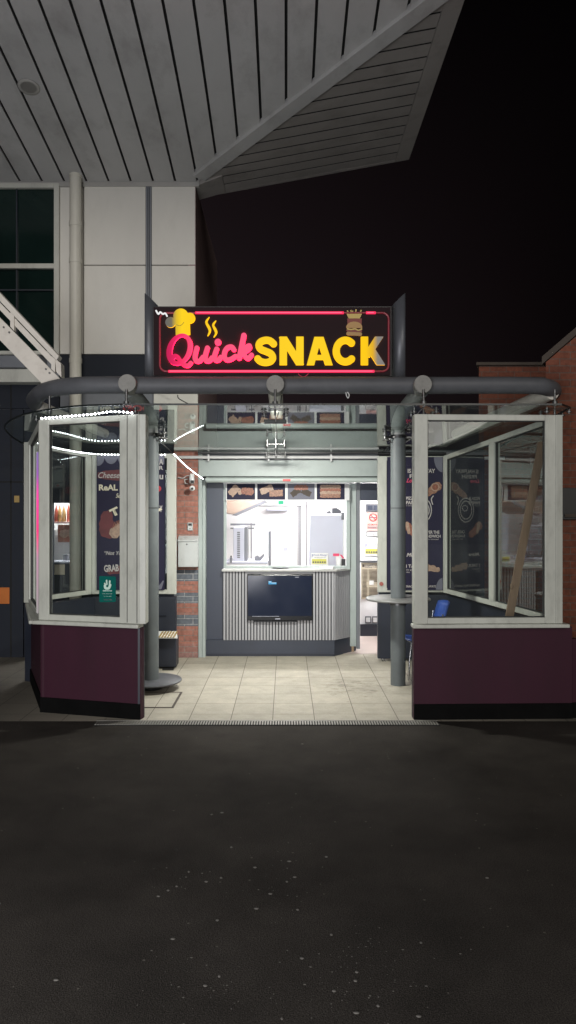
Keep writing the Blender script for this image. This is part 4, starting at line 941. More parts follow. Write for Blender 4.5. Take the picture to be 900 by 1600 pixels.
# left bay
A, B, Cc, D, E = (-1.364,6.86), (-2.385,7.13), (-2.95,8.45), (-2.46,9.36), (-1.395,9.36)
lb = thing('glazed_bay', 'left white framed glazed bay on a maroon base with angled corner', 'glazed bay', (-2,7.8,0), 'glazed bays flanking the entrance')
P_ = [B, A]
def lowwall(parent, P, Q, mo, mi_, plinth=True):
    b = MB(); b.wall(P, Q, .03, .10, .004, WH); b.build('low_wall', M[mo], parent)
    if mi_: b = MB(); b.wall(P, Q, .101, .115, .006, WH-.002); b.build('inner_lining', M[mi_], parent)
    if plinth: b = MB(); b.wall(P, Q, .018, .029, .005, .15); b.build('plinth', M['plinth'], parent)
lowwall(lb, B, A, 'maroon', 'navy'); lowwall(lb, Cc, B, 'maroon', 'navy')
b = MB(); b.wall(Cc, D, -.05, .05, .004, WH); b.build('low_wall', M['navy'], lb)
b = MB(); b.wall(D, E, 0, .08, .03, WH); b.build('low_wall', M['navy'], lb)
b = MB()
for z in (.62,.40,.17): b.wall((D[0],D[1]), (E[0]-.12,E[1]), -.012, -.001, z, z+.012)
b.build('batten', M['facade'], lb)
b = MB(); b.wall((A[0]+.002,A[1]+.03),(A[0]+.002,A[1]+.15), .0, .02, .004, WH); b.build('end_board', M['navy'], lb)
b = MB(); b.wall(Vector(B)+Vector((-.05,-.045)), Vector(A)+Vector((0,-.045)), -.01, .12, WH, WH+.034); b.wall(Cc, Vector(B)+Vector((-.05,-.045)), -.03, .1, WH, WH+.0335); b.build('sill', M['upvc'], lb, .008)
glazed(lb, B, A, .105, .20)
b = MB(); q = Vector(A); b.wall((A[0]+.001,A[1]), (A[0]+.001,A[1]+.14), -.06, 0, .90, ztop(A[1])-.002); b.build('return_post', M['upvc'], lb, .004)
b = MB(); dd = (Vector(A)-Vector(B)).normalized(); Av = Vector(A)
for s in (.018,.118): b.wall(Av-dd*(s+.006), Av-dd*s, -.003, .003, .91, ztop(A[1])-.01)
b.build('gasket', M['seam'], lb)
glazed(lb, Cc, B, .10, .08, gm='glass_side')
glazed(lb, D, Cc, .08, .08, gm='glass_side') if False else glazed(lb, Cc, D, .08, .10, gm='glass')
glazed(lb, D, E, .09, .115, beads=True)
# pink reflection on the left bay frame, added as a self-lit strip
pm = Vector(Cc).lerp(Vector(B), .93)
t = thing('pink_reflection_strip', 'pink and violet reflection on the outer edge of the left bay, added as a glowing strip', 'reflection', (pm.x,pm.y,.95))
b = MB(); dn = (Vector(B)-Vector(Cc)).normalized(); b.wall(Vector(B)-dn*.11, Vector(B)-dn*.02, -.012, -.003, .96, 2.52); b.build('diffuser', M['pink_reflection'], t)  # face glowing in place of the reflection, no lamp behind it
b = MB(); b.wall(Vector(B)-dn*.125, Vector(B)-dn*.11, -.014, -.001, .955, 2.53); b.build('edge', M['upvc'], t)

# right bay
A2, B2, C2_, E2 = (1.192,6.86), (2.583,6.90), (2.10,9.58), (1.19,9.58)
rbay = thing('glazed_bay', 'right white framed glazed bay on a maroon base with flat front', 'glazed bay', (1.9,7.8,0), 'glazed bays flanking the entrance')
lowwall(rbay, A2, (B2[0]+.10,B2[1]), 'maroon', 'navy')
b = MB(); b.wall((B2[0]+.101,B2[1]), (3.6,7.0), .05, .12, .004, Z(1000,6.9)); b.build('low_wall', M['maroon'], rbay)
b = MB(); b.wall((B2[0]+.101,B2[1]), (3.6,7.0), .038, .049, .005, .15); b.build('plinth', M['plinth'], rbay)
b = MB(); b.wall(C2_, (B2[0]-.01,B2[1]+.13), .0, .08, .004, WH); b.build('low_wall', M['navy'], rbay)
b = MB(); b.wall(E2, C2_, 0, .08, .04, WH); b.build('low_wall', M['navy'], rbay)
b = MB(); b.wall((A2[0]-.001,A2[1]+.15),(A2[0]-.001,A2[1]+.031), .0, .02, .004, WH); b.build('end_board', M['facade'], rbay)
b = MB(); b.wall((A2[0]-.02,A2[1]-.04), (B2[0]+.05,B2[1]-.04), -.01, .12, WH, WH+.034); b.build('sill', M['upvc'], rbay, .008)
glazed(rbay, A2, B2, .125, .165)
b = MB(); b.wall((A2[0],A2[1]+.14), (A2[0],A2[1]), 0, .035, .90, ztop(A2[1])-.002); b.build('return_post', M['upvc'], rbay, .004)
glazed(rbay, B2, C2_, .04, .09, panes=2, gm='glass_side', mid=.12)
glazed(rbay, E2, C2_, .115, .10)
b = MB(); b.tube([(X(597,9.5),9.575,Z(912.5,9.55)),(X(597,9.5),9.565,Z(912.5,9.55))], .026, 18); tag(b.build('red_button', mat('dull red disc',(.35,.10,.08),.5)), 'dull red round sticker low on the rear white post', 'sticker')
# short wires at floor level under the right rear wall
b = MB()
for px in (597,601): b.tube(catmull([(X(px,9.5),9.6,.045),(X(px,9.5)+.01,9.57,.02),(X(px,9.5)+.02,9.57,.008)]), .004, 5)
tag(b.build('floor_cable', M['black']), 'short black wires poking from under the right rear boarding', 'cable')

# ------------------------------------------------------------------ posters
PY = 9.345
t = thing('poster', 'navy toasties poster with pale scallops and red brush marks in the left bay', 'poster', (X(205,PY),PY,Z(920,PY)))
b = MB(); b.pbox(151,712,257,922,PY,.004); b.build('sheet', M['poster'], t)
for k in range(6):
    cx = 153+k*20.5
    sdf_obj('scallop', lambda P: np.maximum(np.hypot((P[0]-cx)/10.5,(P[1]-712)/(16 if k%2==0 else 13))*10-10, np.maximum(711.9-P[1], np.maximum(151.5-P[0], P[0]-256.5))), (cx-12,711,cx+12,730), PY-.002-.0005*(k%2), M['p_grey'], t, .6)
sdf_obj('banner', lambda P: np.maximum(np.hypot((P[0]-192)/44,(P[1]-742.5)/8.5)*8.5-8.5+noise_edge(P,.6,.6,1), 152.5-P[0]), (150,732,240,753), PY-.003, M['p_brush'], t, .6)
text('slogan', "Cheese Lover's?", (153.5,737.5,228,747), PY-.006, M['p_white'], t, shear=.35, bold=.008)
text('slogan', "ReAL", (154.5,757,184,766.5), PY-.006, M['p_cream'], t, bold=.035)
text('slogan', "GOOD", (190,758,252,769), PY-.006, M['p_red'], t, bold=.035)
text('slogan', "Seriously Good", (181,771,226,780), PY-.006, M['p_cream'], t, shear=.35, bold=.01)
sdf_obj('brush_mark', lambda P: np.minimum(sd_cap(P,(167,806),(166,826),9,12), sd_cap(P,(168,833),(190,825),8,10))+noise_edge(P,2.5,.45,2), (150,790,215,845), PY-.003, M['p_brush'], t, .7)
sdf_obj('brush_mark', lambda P: sd_cap(P,(215,830),(226,815),10,8)+noise_edge(P,2.5,.5,4), (200,795,250,850), PY-.003, M['p_brush'], t, .7)
text('slogan', "T", (172,793.5,186,806), PY-.007, M['p_cream'], t, bold=.06, rot=.45)
text('slogan', "OAS", (189,788,224,806), PY-.007, M['p_cream'], t, bold=.05)
text('slogan', "TY", (226,790,252,806), PY-.007, M['p_cream'], t, bold=.05, rot=-.4)
sdf_obj('toastie', lambda P: np.maximum(sd_cap(P,(180,832),(196,819),9,9)+noise_edge(P,1.2,.7,3), P[1]-841), (165,800,215,845), PY-.005, M['food2'], t, .6)
sdf_obj('toastie', lambda P: sd_cap(P,(205,832),(216,820),8,8)+noise_edge(P,1.2,.7,5), (190,800,232,845), PY-.0055, M['food'], t, .6)
b = MB()
for k in range(5): b.pprism([(175+k*2.6,826-k*1.8),(176+k*2.6,826-k*1.8),(180+k*2.8,815-k*1.0),(179+k*2.8,815-k*1.0)], PY-.007, .001)
b.build('grill_mark', M['food3'], t)
text('slogan', "\u201cNot Your Ordinary\u201d", (163,861,232,869), PY-.006, M['p_white'], t, shear=.3, bold=.015)
sdf_obj('brush_mark', lambda P: sd_cap(P,(172,893),(222,885),5,8)+noise_edge(P,3,.4,6), (160,870,240,905), PY-.003, M['p_brush'], t, .7)
text('slogan', "GRAB IT NOW", (162.5,881,222,892), PY-.006, M['p_white'], t, bold=.035, rot=.07)
for (x0,y0,x1,y1,s_) in ((248.5,717,255,726,'A'),(248.5,728,255,734,'R'),(249,742,255,749,'u'),(249,790,254,800,'Y')):
    text('slogan', s_, (x0,y0,x1,y1), PY-.006, M['p_white'], t, bold=.03)
sdf_obj('leaf_mark', lambda P: sd_cap(P,(250,918),(255,908),3,1), (245,903,257,922), PY-.004, M['p_grey'], t, .5)

PY = 9.565
t = thing('poster', 'navy sandwich poster with white outline swirl in the right bay', 'poster', (X(650,PY),PY,Z(920,PY)))
b = MB(); b.pbox(605,714,692,922,PY,.004); b.build('sheet', M['poster'], t)
sdf_obj('scallop', lambda P: np.maximum(np.hypot((P[0]-692)/14,(P[1]-714)/24)*14-14, np.maximum(P[0]-691.5, 714.3-P[1])), (675,713,693,740), PY-.002, M['p_grey'], t, .6)
sdf_obj('scallop', lambda P: np.maximum(np.hypot((P[0]-692)/11,(P[1]-922)/19)*11-11, np.maximum(P[0]-691.5, P[1]-921.6)), (678,900,693,923), PY-.002, M['p_grey'], t, .6)
W_ = M['p_white']
text('slogan', "Quick Snack", (634.5,719.5,672,727), PY-.005, W_, t, shear=.35, bold=.02)
text('slogan', "IS ALWAYS", (637,732.5,679,738.5), PY-.005, W_, t, bold=.035) if False else text('slogan', "IS HALFWAY", (637,732.5,680,739), PY-.005, W_, t, bold=.035)
text('slogan', "FRESH", (640,741,668,747), PY-.005, W_, t, bold=.035)
text('slogan', "Love", (635,747.5,652,754), PY-.005, M['p_pink'], t, shear=.4, bold=.03)
text('slogan', "PIZZA &", (634.5,776,655,781), PY-.005, W_, t, bold=.035)
text('slogan', "PANINI", (634.5,782.5,655,788), PY-.005, W_, t, bold=.035)
text('slogan', "x your", (634.5,789.5,645,791.5), PY-.005, W_, t)
text('slogan', "OVER THE", (663,829,686.5,834), PY-.005, W_, t, bold=.035)
text('slogan', "SANDWICH", (662,835.5,688.5,840), PY-.005, W_, t, bold=.035)
text('slogan', "not blessed", (666,841.5,685,843.5), PY-.005, W_, t)
text('slogan', "More", (635,864,655,870), PY-.005, W_, t, shear=.3, bold=.03)
text('slogan', "I TALK", (634.5,882,656,887), PY-.005, W_, t, bold=.03)
text('slogan', "the good\none", (634.5,889,648,895), PY-.005, W_, t)
text('slogan', "SNACKING SINCE ALWAYS", (634.5,914.5,681,918), PY-.005, W_, t, bold=.02)
sdf_obj('wrap_photo', lambda P: sd_cap(P,(662,775),(683,760),4.5,7)+noise_edge(P,1.,.8,1), (650,748,692,790), PY-.003, M['food'], t, .5)
sdf_obj('wrap_photo', lambda P: abs(np.hypot(P[0]-680,P[1]-761)-5.8)-.9, (670,750,690,772), PY-.006, M['food2'], t, .4)
sdf_obj('wrap_photo', lambda P: np.hypot(P[0]-680,P[1]-761)-4.5, (670,750,690,772), PY-.005, M['food3'], t, .4)
sdf_obj('wrap_photo', lambda P: sd_cap(P,(636,822),(650,836),6,5)+noise_edge(P,1.5,.6,3), (630,808,662,850), PY-.003, M['food3'], t, .5)
sdf_obj('wrap_photo', lambda P: sd_cap(P,(636,818),(639,832),3,2.5), (630,810,645,840), PY-.005, M['food2'], t, .5)
sdf_obj('pastry_photo', lambda P: sd_cap(P,(662,885),(683,890),5.5,4)+noise_edge(P,1.3,.7,2), (648,872,692,902), PY-.003, M['food2'], t, .5)
sdf_obj('outline_mark', lambda P: np.minimum(np.minimum(abs(np.hypot((P[0]-660)/1.0,(P[1]-797)/1.35)-14)-.7, abs(np.hypot((P[0]-660)/1.0,(P[1]-797)/1.35)-10.5)-.7), np.minimum(np.abs(np.hypot(P[0]-662,P[1]-794)-4.5)-.7, stroke(P,[(676,788),(674,780),(677,775)],.8))), (640,772,682,820), PY-.004, W_, t, .45)
t = thing('teal_sticker', 'teal delivery sticker with pale logo on the left bay window', 'sticker', (X(168,6.95),6.95,Z(940,6.95)))
# the sticker lies on the front pane
dA = (Vector(A)-Vector(B)).normalized(); LB = (Vector(A)-Vector(B)).length
SYp = 6.93
b = MB(); b.pprism([(155,901),(156,900),(180,901),(181,902),(181,939.5),(180,940.5),(156,941),(155,940)], SYp, .003); b.build('sheet', M['teal'], t)
sdf_obj('logo', lambda P: np.minimum(np.minimum(stroke(P,[(164,915),(165,919),(170,919),(172,914)],1.9), sd_cap(P,(167,913),(166.5,907),1,1.2)), np.minimum(sd_cap(P,(171,915),(171.5,908),1,1.3), sd_cap(P,(165.5,914),(163.5,911.5),.8,1))), (160,904,176,923), SYp-.003, M['teal_l'], t, .35)
text('wordmark', "deliveroo", (160.5,921.5,175,924), SYp-.003, M['teal_l'], t, bold=.03)
text('small_print', "Order with us today", (160,927,175.5,928.6), SYp-.003, M['teal_l'], t)
text('small_print', "on the app", (162,931,174,932.4), SYp-.003, M['teal_l'], t)
text('small_print', "FIND OUT MORE", (162,936,175,938), SYp-.003, M['black'], t, bold=.02)

# ------------------------------------------------------------------ furniture
t = thing('plank', 'weathered timber plank leaning inside the right bay window', 'plank', (X(800,7.2),7.2,0))
b = MB(); pa, pb = Vector((X(843,7.05),7.08,Z(655,7.05)-.12)), Vector((X(784,7.25),7.25,.004))
pa = Vector((X(847,7.12),7.12,Z(690,7.12))); k_ = (X(796,7.2),7.2,Z(962,7.2)); dd = (Vector(k_)-pa); tt = (pa.z-.01)/-dd.z; pb = pa+dd*tt
w = .04; b.hexa([pb+Vector((-w,-.012,0)),pb+Vector((w,-.012,0)),pb+Vector((w,.012,0)),pb+Vector((-w,.012,0)),pa+Vector((-w,-.012,0)),pa+Vector((w,-.012,0)),pa+Vector((w,.012,0)),pa+Vector((-w,.012,0))]); b.build('board', M['wood'], t, .003)
b = MB(); kp = pa+dd*.83; b.blob((kp.x-.035,kp.y-.012,kp.z),(.018,.01,.03),8); b.build('knot', M['wood'], t)

chx, chy = 1.60, 8.75
t = thing('chair', 'blue plastic stacking chair with chrome legs behind the right column', 'chair', (chx,chy,0))
b = MB()
# seat shell: curved sheet
def shell(P0, rows, th=.006):
    vs = [[b.bm.verts.new(Vector(p)) for p in r] for r in rows]
    for i in range(len(vs)-1):
        for j in range(len(vs[0])-1):
            f = b.bm.faces.new((vs[i][j],vs[i][j+1],vs[i+1][j+1],vs[i+1][j])); f.smooth = True
ca, sa = math.cos(math.radians(-84)), math.sin(math.radians(-84))
def cp(u, v, z): return (chx+u*ca-v*sa, chy+u*sa+v*ca, z)     # u sideways, v towards the back
rows = []
for k in range(7):
    v = -.21+.42*k/6; z = .455-.02*math.sin(PI*k/6)+(.015 if k == 0 else 0)-(.02 if k==0 else 0)
    rows.append([cp(u, v, z+.012*(u/.2)**2) for u in (-.21,-.14,-.07,0,.07,.14,.21)])
shell(None, rows)
st = b.build('seat', M['blue'], t, fix=False); m_ = st.modifiers.new('s','SOLIDIFY'); m_.thickness = .008
b = MB(); rows = []
for k in range(6):
    z = .58+.31*k/5; v = .20+.09*k/5
    rows.append([cp(u, v+.03-.05*(u/.2)**2*1.0, z-(.02*(u/.2)**2 if k == 5 else 0)) for u in (-.2,-.13,-.07,0,.07,.13,.2)])
shell(None, rows)
st = b.build('backrest', M['blue'], t, fix=False); m_ = st.modifiers.new('s','SOLIDIFY'); m_.thickness = .008
for s in (-1,1):
    b = MB(); b.tube(catmull([cp(s*.19,-.17,.43),cp(s*.22,-.2,.25),cp(s*.24,-.22,.006)]), .011, 8); b.build('leg', M['chrome'], t)
    b = MB(); b.tube(catmull([cp(s*.19,.2,.75),cp(s*.19,.19,.45),cp(s*.22,.24,.2),cp(s*.24,.27,.006)]), .011, 8); b.build('leg', M['chrome'], t)
b = MB(); b.tube([cp(-.2,-.17,.43),cp(.2,-.17,.43)], .009, 8); b.tube([cp(-.19,.19,.43),cp(.19,.19,.43)], .009, 8); b.build('frame', M['chrome'], t)

# leaflet stand and box behind the left column
lx0, lx1, ly = X(238,9.1), X(276.5,9.1), 9.05
t = thing('leaflet_box', 'dark box topped with a white leaflet tray against the left rear boarding', 'box', ((lx0+lx1)/2,ly,0))
b = MB(); b.box(X(222,9.15),X(276,9.15),9.10,9.33,.03,Z(997,9.12)); b.build('box_body', M['navy'], t, .006)
b = MB(); b.prism([(X(232,9),9.02,Z(998,9)),(X(277,9),9.02,Z(998,9)),(X(274,9.2),9.3,Z(998,9)+.03),(X(236,9.2),9.3,Z(998,9)+.03)], (0,0,.014)); b.build('tray', M['paper'], t)
b = MB()
for k in range(6): x_ = X(247+k*4.5,9); b.prism([(x_,9.012,Z(997.4,9)+.006),(x_+.02,9.012,Z(997.4,9)+.006),(x_+.028,9.25,Z(998,9)+.044),(x_+.008,9.25,Z(998,9)+.044)], (0,0,.006))
b.build('leaflet', M['amber'], t)
b = MB(); b.box(X(255,9.1),X(272,9.1),9.03,9.1,.005,.022); b.build('foot', M['black'], t)
t = thing('metal_tread', 'small chequered metal plate beside the left bay end', 'plate', (X(222,8.0),8.0,.3))
b = MB(); b.prism([(X(212,7.9),7.9,Z(1042,7.9)),(X(227,7.9),7.9,Z(1041,7.9)),(X(224,8.2),8.25,Z(1041,7.9)+.03),(X(212,8.2),8.25,Z(1042,7.9)+.03)], (0,0,.012)); b.build('tread', M['steel'], t)
b = MB(); b.tube([(X(214,8.0),8.0,.004),(X(214,8.0),8.0,Z(1042,7.9))], .012, 8); b.build('leg', M['steel'], t)

# ------------------------------------------------------------------ illuminated sign
sg = thing('shop_sign', 'long black illuminated shop sign reading Quick SNACK above the canopy tube', 'sign', (0,SY,3.3))
b = MB(); b.pbox(238.5,478.5,612,588,SY+.035,.14); b.build('box', M['signbox'], sg, .004)
b = MB(); b.pbox(240,480,610.5,586.5,SY+.0145,.02); b.build('face', M['sign_face'], sg)
LY = SY
clipy = lambda P, d, y0, y1: np.maximum(d, np.maximum(y0-P[1], P[1]-y1))
YM = [M['s_yel'], M['s_yel_side']]; PM = [M['s_pink'], M['s_pink_side']]
def L_S(P): return stroke(P, [(427.5,537),(422,532.4),(415,531.3),(407.5,533.8),(404.3,539.5),(407.3,545.2),(415,548.6),(423,552.3),(426.2,558.6),(422.5,564.3),(414.5,566.2),(407,564.3),(402.6,560.3)], 5.4)
def L_N(P): return np.minimum(np.minimum(sd_box(P,(442.6,525.8),(442.6,570.3),5.9), sd_box(P,(468.6,525.8),(468.6,570.3),5.9)), clipy(P, sd_box(P,(440.5,524),(470.5,572),5.6), 525.8, 570.3))
def L_A(P): return np.minimum(clipy(P, np.minimum(sd_box(P,(498.2,522),(484.4,573),5.7), sd_box(P,(498.2,522),(514.8,573),5.7)), 526.2, 570.3), sd_box(P,(488,558.3),(510,558.3),3.9))
def L_C(P):
    pts = [(539.8+14.3*math.cos(a), 548.2+16.8*math.sin(a)) for a in [math.radians(-48-264*k/12) for k in range(13)]]
    return stroke(P, pts, 5.6)
def L_K(P): return clipy(P, np.minimum(sd_box(P,(569.6,525.8),(569.6,570.3),5.8), np.minimum(sd_box(P,(573,556),(594.5,523),5.6), sd_box(P,(578,543),(597,573),5.8))), 525.8, 570.3)
for fn, bx in ((L_S,(396,523,443,573)),(L_N,(435,523,477,573)),(L_A,(476,523,523,573)),(L_C,(517,523,561,574)),(L_K,(562,523,604,573))):
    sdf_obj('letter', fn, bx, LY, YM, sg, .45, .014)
def Q_(P):
    cx, cy = 280.5, 546
    u = (P[0]-cx)+(P[1]-cy)*.18; v = P[1]-cy
    out_ = np.hypot(u/20, v/25)*20-20; inn = np.hypot((u-.5)/11.6, (v+.5)/19.0)*11-11
    d = np.maximum(out_, -inn)
    return np.minimum(d, stroke(P, [(269,561),(272,556.5),(277,557.5),(282,564,),(288,570),(294,571),(298,567)], 3.4))
def u_(P): return np.minimum(stroke(P, [(307.5,543.5),(304.5,556),(306,563),(311.5,564),(317,558)], 3.8), stroke(P, [(324,543.5),(320.5,556),(322,563),(327,563.5),(331,559)], 3.8))
def i_(P): return np.minimum(stroke(P, [(338.5,545),(335,556),(336.5,562),(341,562.5),(345,558)], 3.8), np.hypot(P[0]-340.5,P[1]-534.3)-5.2)
def c_(P): return stroke(P, [(365.5,546),(362,542),(355.5,543),(351,549.5),(350.5,557),(354.5,562),(361,561),(368,556.5)], 3.8)
def k_l(P): return np.minimum(stroke(P, [(381,524),(377.5,541),(374,559)], 4.2), np.minimum(stroke(P, [(376,550),(383,542.5),(389.5,539.5),(390.5,543.5),(385.5,548.5),(379,550.5)], 3.2), stroke(P, [(380,550),(383.5,557),(388,560),(393,554.5)], 3.7)))
for fn, bx in ((Q_,(255,516,305,578)),(u_,(299,537,337,571)),(i_,(329,526,350,570)),(c_,(344,536,373,569)),(k_l,(367,517,398,567))):
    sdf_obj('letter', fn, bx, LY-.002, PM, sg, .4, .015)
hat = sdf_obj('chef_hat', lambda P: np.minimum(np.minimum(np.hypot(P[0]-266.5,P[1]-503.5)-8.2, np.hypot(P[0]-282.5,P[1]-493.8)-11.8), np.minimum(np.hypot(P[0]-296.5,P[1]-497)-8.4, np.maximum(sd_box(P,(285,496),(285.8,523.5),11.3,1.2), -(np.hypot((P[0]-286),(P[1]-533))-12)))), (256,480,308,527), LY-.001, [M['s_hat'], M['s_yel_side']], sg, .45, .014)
sdf_obj('fold_line', lambda P: stroke(P, [(276,507.5),(281,509),(285,506.5),(287,503.5)], .35), (274,500,290,511), LY-.004, M['black'], hat, .25)
for pts in ([(326.8,495.5,.5),(322.3,503,1.7),(326.8,512.5,2.2),(327.6,518,1.6),(324.5,524.5,.6)], [(337.2,501,.5),(333,507.5,1.6),(336.8,516,2.2),(337.3,521,1.5),(334,526.5,.6)]):
    sdf_obj('steam_wisp', lambda P: stroke(P, pts, 1), (318,493,342,529), LY, [M['s_steam'], M['s_yel_side']], sg, .35, .02)
# border tube
def rr_pts():
    x0, y0, x1, y1, r = 249.5, 488.5, 607.5, 580, 10; out_ = []
    for cx, cy, a0 in ((x1-r,y0+r,-90),(x1-r,y1-r,0),(x0+r,y1-r,90),(x0+r,y0+r,180)):
        for k in range(7): a = math.radians(a0+15*k); out_.append((X(cx+r*math.cos(a),LY), LY+.010, Z(cy+r*math.sin(a),LY)))
    return out_
b = MB(); b.tube(rr_pts(), .011, 10, closed=True); b.build('border_tube', M['s_off'], sg)
for x0, x1, y in ((305,537,488.5),(572,587,488.5),(263,585,580)):
    b = MB(); b.tube([(X(x0,LY),LY+.006,Z(y,LY)),(X(x1,LY),LY+.006,Z(y,LY))], .0135, 10); lt = b.build('lit_tube', M['s_tube'], sg)
    b = MB(); b.tube([(X(x0+2,LY),LY-.0035,Z(y,LY)),(X(x1-3,LY),LY-.0035,Z(y,LY))], .006, 8); b.build('core', M['s_tube_hot'], lt)
# fries and burger, unlit
fr = MB()
for k in range(11):
    a = -26+52*k/10; bx_, by_ = 553.5+(k-5)*1.25, 500; L2 = 14+3*math.sin(k*2.3)
    ex, ey = bx_+L2*math.sin(math.radians(a)), by_-L2*math.cos(math.radians(a)); nx_, ny_ = math.cos(math.radians(a))*1.05, math.sin(math.radians(a))*1.05
    fr.pprism([(bx_-nx_,by_-ny_),(bx_+nx_,by_+ny_),(ex+nx_,ey+ny_),(ex-nx_,ey-ny_)], LY+.004+.0006*(k%3), .006)
fr.build('fries', M['dim_fry'], sg)
b = MB(); b.pprism([(542.5,497.5),(565.5,497.5),(564.5,513),(543.5,513)], LY+.001, .02); b.build('carton', M['dim_red'], sg)
bg = sdf_obj('burger', lambda P: np.maximum(np.hypot((P[0]-553.5)/12.5,(P[1]-511)/8.5)*10-10, P[1]-512.5), (540,500,568,514), LY-.004, [M['dim_bun'],M['dim_bun']], sg, .5, .02)
sdf_obj('patty', lambda P: sd_cap(P,(543,516.3),(564,517.3),1.9,1.9), (538,512,570,521), LY-.006, [M['dim_red'],M['dim_red']], bg, .4, .02)
sdf_obj('cheese', lambda P: stroke(P,[(543,513.8),(549,514.8),(555,513.8),(560,516),(565,514)],1.1), (538,510,570,519), LY-.008, [M['dim_fry'],M['dim_fry']], bg, .4, .02)
sdf_obj('lower_bun', lambda P: sd_cap(P,(544,521),(563,522),2.8,2.8), (538,516,570,527), LY-.004, [M['dim_bun'],M['dim_bun']], bg, .4, .02)
# posts behind the sign with slanted tops
def post(px0, px1, yl, yr, Y=7.62):
    c0, r = (X(px0,Y)+X(px1,Y))/2, (X(px1,Y)-X(px0,Y))/2; b = MB(); n = 28; lo, hi = [], []
    for k in range(n):
        a = 2*PI*k/n; xx = c0+r*math.cos(a); f_ = (math.cos(a)+1)/2
        lo.append(b.bm.verts.new((xx, Y+r*math.sin(a)*.8, 3.20))); hi.append(b.bm.verts.new((xx, Y+r*math.sin(a)*.8, Z(yl,Y)*(1-f_)+Z(yr,Y)*f_)))
    for k in range(n):
        f = b.bm.faces.new((lo[k],lo[(k+1)%n],hi[(k+1)%n],hi[k])); f.smooth = True
    b.bm.faces.new(hi); b.bm.faces.new(lo[::-1]); b.build('post', M['fin'], sg)
post(226,247,458,478); post(612.5,633.5,478,458)
b = MB(); b.tube(catmull([(X(243,7.36),7.38,Z(484,7.36)),(X(247,7.36),7.375,Z(490,7.36)),(X(250,7.36),7.375,Z(487,7.36)),(X(254,7.36),7.375,Z(490,7.36)),(X(258,7.36),7.375,Z(489,7.36)),(X(261,7.36),7.375,Z(494,7.36))]), .0085, 6); b.build('wire_and_glare', emis('painted white glare',(1,1,1,1),.9), sg)  # glare streak on the glossy sign corner, added as a self-lit squiggle
b = MB(); b.tube(catmull([(X(466,7.36),7.39,Z(583,7.36)),(X(470,7.36),7.385,Z(587,7.36)),(X(476,7.36),7.385,Z(588,7.36)),(X(482,7.36),7.39,Z(583,7.36))]), .004, 6); b.build('wire_and_glare', M['p_pink'], sg)

# ------------------------------------------------------------------ LED strips
def led(label, pts, n=8, sp=.042, r=.009):
    path = [Vector(p) for p in (catmull(pts, n) if len(pts) > 2 else pts)]
    t = thing('light_strip', label, 'light strip', path[0], 'white light strips around the left bay')
    b = MB(); b.tube(path, .005, 6); acc = 0
    for a, c_2 in zip(path, path[1:]):
        L2 = (c_2-a).length; s = -acc if acc else 0; s = acc
        while s < L2:
            p = a+(c_2-a)*(s/L2); b.blob(p+Vector((0,-.006,0)), (r,r,r), 6, 1); s += sp
        acc = s-L2
    b.build('led_tape', [M['white'], M['led']], t)
zf = lambda x, y: ztop(y)+.02
led('white light strip running along the top of the left bay front', [(B[0]+.03,B[1]+.0,ztop(B[1])+.012),(-1.85,6.97,ztop(6.9)+.012),(-1.62,6.90,ztop(6.9)+.03),(-1.42,6.86,ztop(6.9)+.012)])
led('white light strip along the inner top rail at the back of the left bay', [(Cc[0]+.12,Cc[1]-.02,ztop(Cc[1])-.02),((Cc[0]+D[0])/2+.06,(Cc[1]+D[1])/2-.05,ztop(9.0)-.02),(D[0]+.05,D[1]-.08,ztop(9.3)-.015),(-2.0,9.31,ztop(9.36)-.02),(-1.52,9.31,ztop(9.36)-.02)], r=.0075)
led('white light strip slanting from the rear white post to the shutter box', [(X(272,9.3),9.3,Z(710,9.3)),(X(293,9.5),9.5,Z(730,9.5)),(X(318,9.68),9.68,Z(749,9.68))], sp=.03, r=.0058)

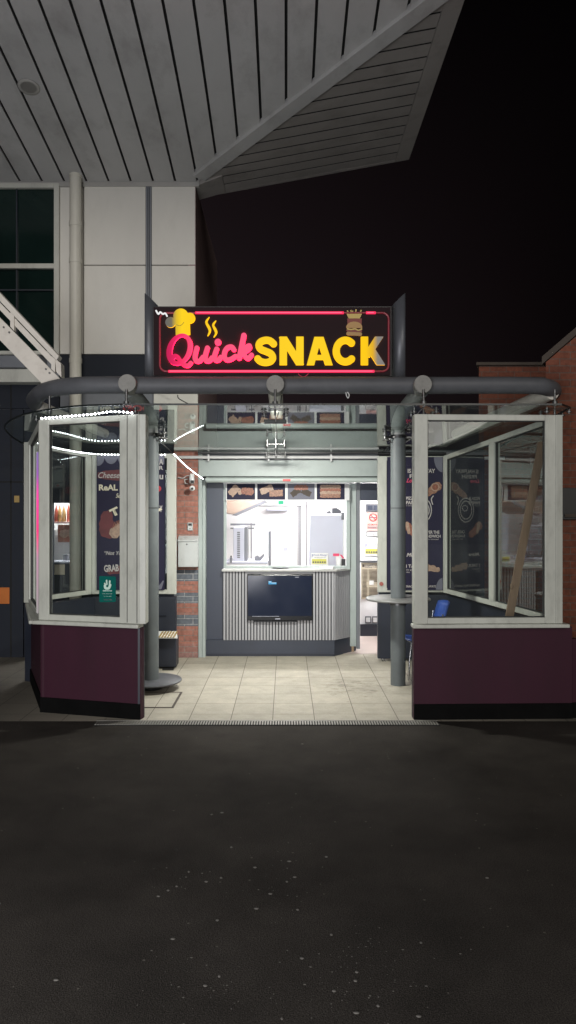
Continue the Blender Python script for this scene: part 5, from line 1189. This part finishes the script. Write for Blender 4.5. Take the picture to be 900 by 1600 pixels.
# ------------------------------------------------------------------ camera, world, lights
cam = bpy.data.cameras.new('camera'); co = bpy.data.objects.new('camera', cam); C.objects.link(co)
co.location = (0,0,H); co.rotation_euler = (math.radians(90),0,0)
cam.sensor_fit = 'VERTICAL'; cam.sensor_height = 36; cam.lens = 36*F/1600; cam.shift_x = 3/1600; cam.clip_end = 500; cam.clip_start = .05
scene.camera = co
w = bpy.data.worlds.new('World'); scene.world = w; w.use_nodes = True; nt = w.node_tree; nt.nodes.clear()
o_ = nt.nodes.new('ShaderNodeOutputWorld'); bgn = nt.nodes.new('ShaderNodeBackground'); nt.links.new(bgn.outputs[0], o_.inputs[0])
g = nt.nodes.new('ShaderNodeTexCoord'); s = nt.nodes.new('ShaderNodeSeparateXYZ'); nt.links.new(g.outputs['Generated'], s.inputs[0])
r = nt.nodes.new('ShaderNodeMapRange'); r.inputs[1].default_value = .12; r.inputs[2].default_value = .62; nt.links.new(s.outputs[2], r.inputs[0])
cr = nt.nodes.new('ShaderNodeValToRGB'); nt.links.new(r.outputs[0], cr.inputs[0])
cr.color_ramp.elements[0].color = (.0165,.011,.0125,1); cr.color_ramp.elements[1].color = (.0007,.0006,.0009,1)
r2 = nt.nodes.new('ShaderNodeMapRange'); r2.inputs[1].default_value = -.15; r2.inputs[2].default_value = .4; r2.inputs[3].default_value = 1; r2.inputs[4].default_value = .12; nt.links.new(s.outputs[0], r2.inputs[0])
sc = nt.nodes.new('ShaderNodeVectorMath'); sc.operation = 'SCALE'; nt.links.new(cr.outputs[0], sc.inputs[0]); nt.links.new(r2.outputs[0], sc.inputs['Scale'])
nt.links.new(sc.outputs[0], bgn.inputs[0]); bgn.inputs[1].default_value = 1

def lamp(name, kind, loc, target, power, col, **kw):
    l = bpy.data.lights.new(name, kind); l.energy = power; l.color = col
    for k, v in kw.items(): setattr(l, k, v)
    o = bpy.data.objects.new(name, l); C.objects.link(o); o.location = loc
    d = Vector(target)-Vector(loc); o.rotation_euler = d.to_track_quat('-Z','Y').to_euler(); return o
# soft glow of the lit street behind the viewer
lamp('street_glow_light', 'SUN', (1.9,-10,5.2), (0,0,1.8), .82, (1,.94,.86), angle=math.radians(28))
# added fill low behind the viewer, brightening the soffit and upper facade
lamp('upper_fill_light', 'AREA', (-2.2,-.8,1.6), (-2.2,9,5.6), 360, (.97,.97,1), size=3.2)
# floodlight under the glass roof
lamp('floodlight_light', 'AREA', (X(430,7.64),7.645,Z(660,7.6)), (X(430,7.6)+.0,9.7,0), 112, (1,.97,.9), shape='RECTANGLE', size=.22, size_y=.06)

scene.view_settings.view_transform = 'Standard'; scene.view_settings.look = 'None'; scene.view_settings.exposure = 0; scene.view_settings.gamma = 1
scene.render.engine = 'CYCLES'
scene.cycles.use_denoising = True
try: scene.cycles.denoiser = 'OPENIMAGEDENOISE'
except Exception: pass
scene.cycles.max_bounces = 8; scene.cycles.transparent_max_bounces = 16; scene.cycles.sample_clamp_indirect = 4
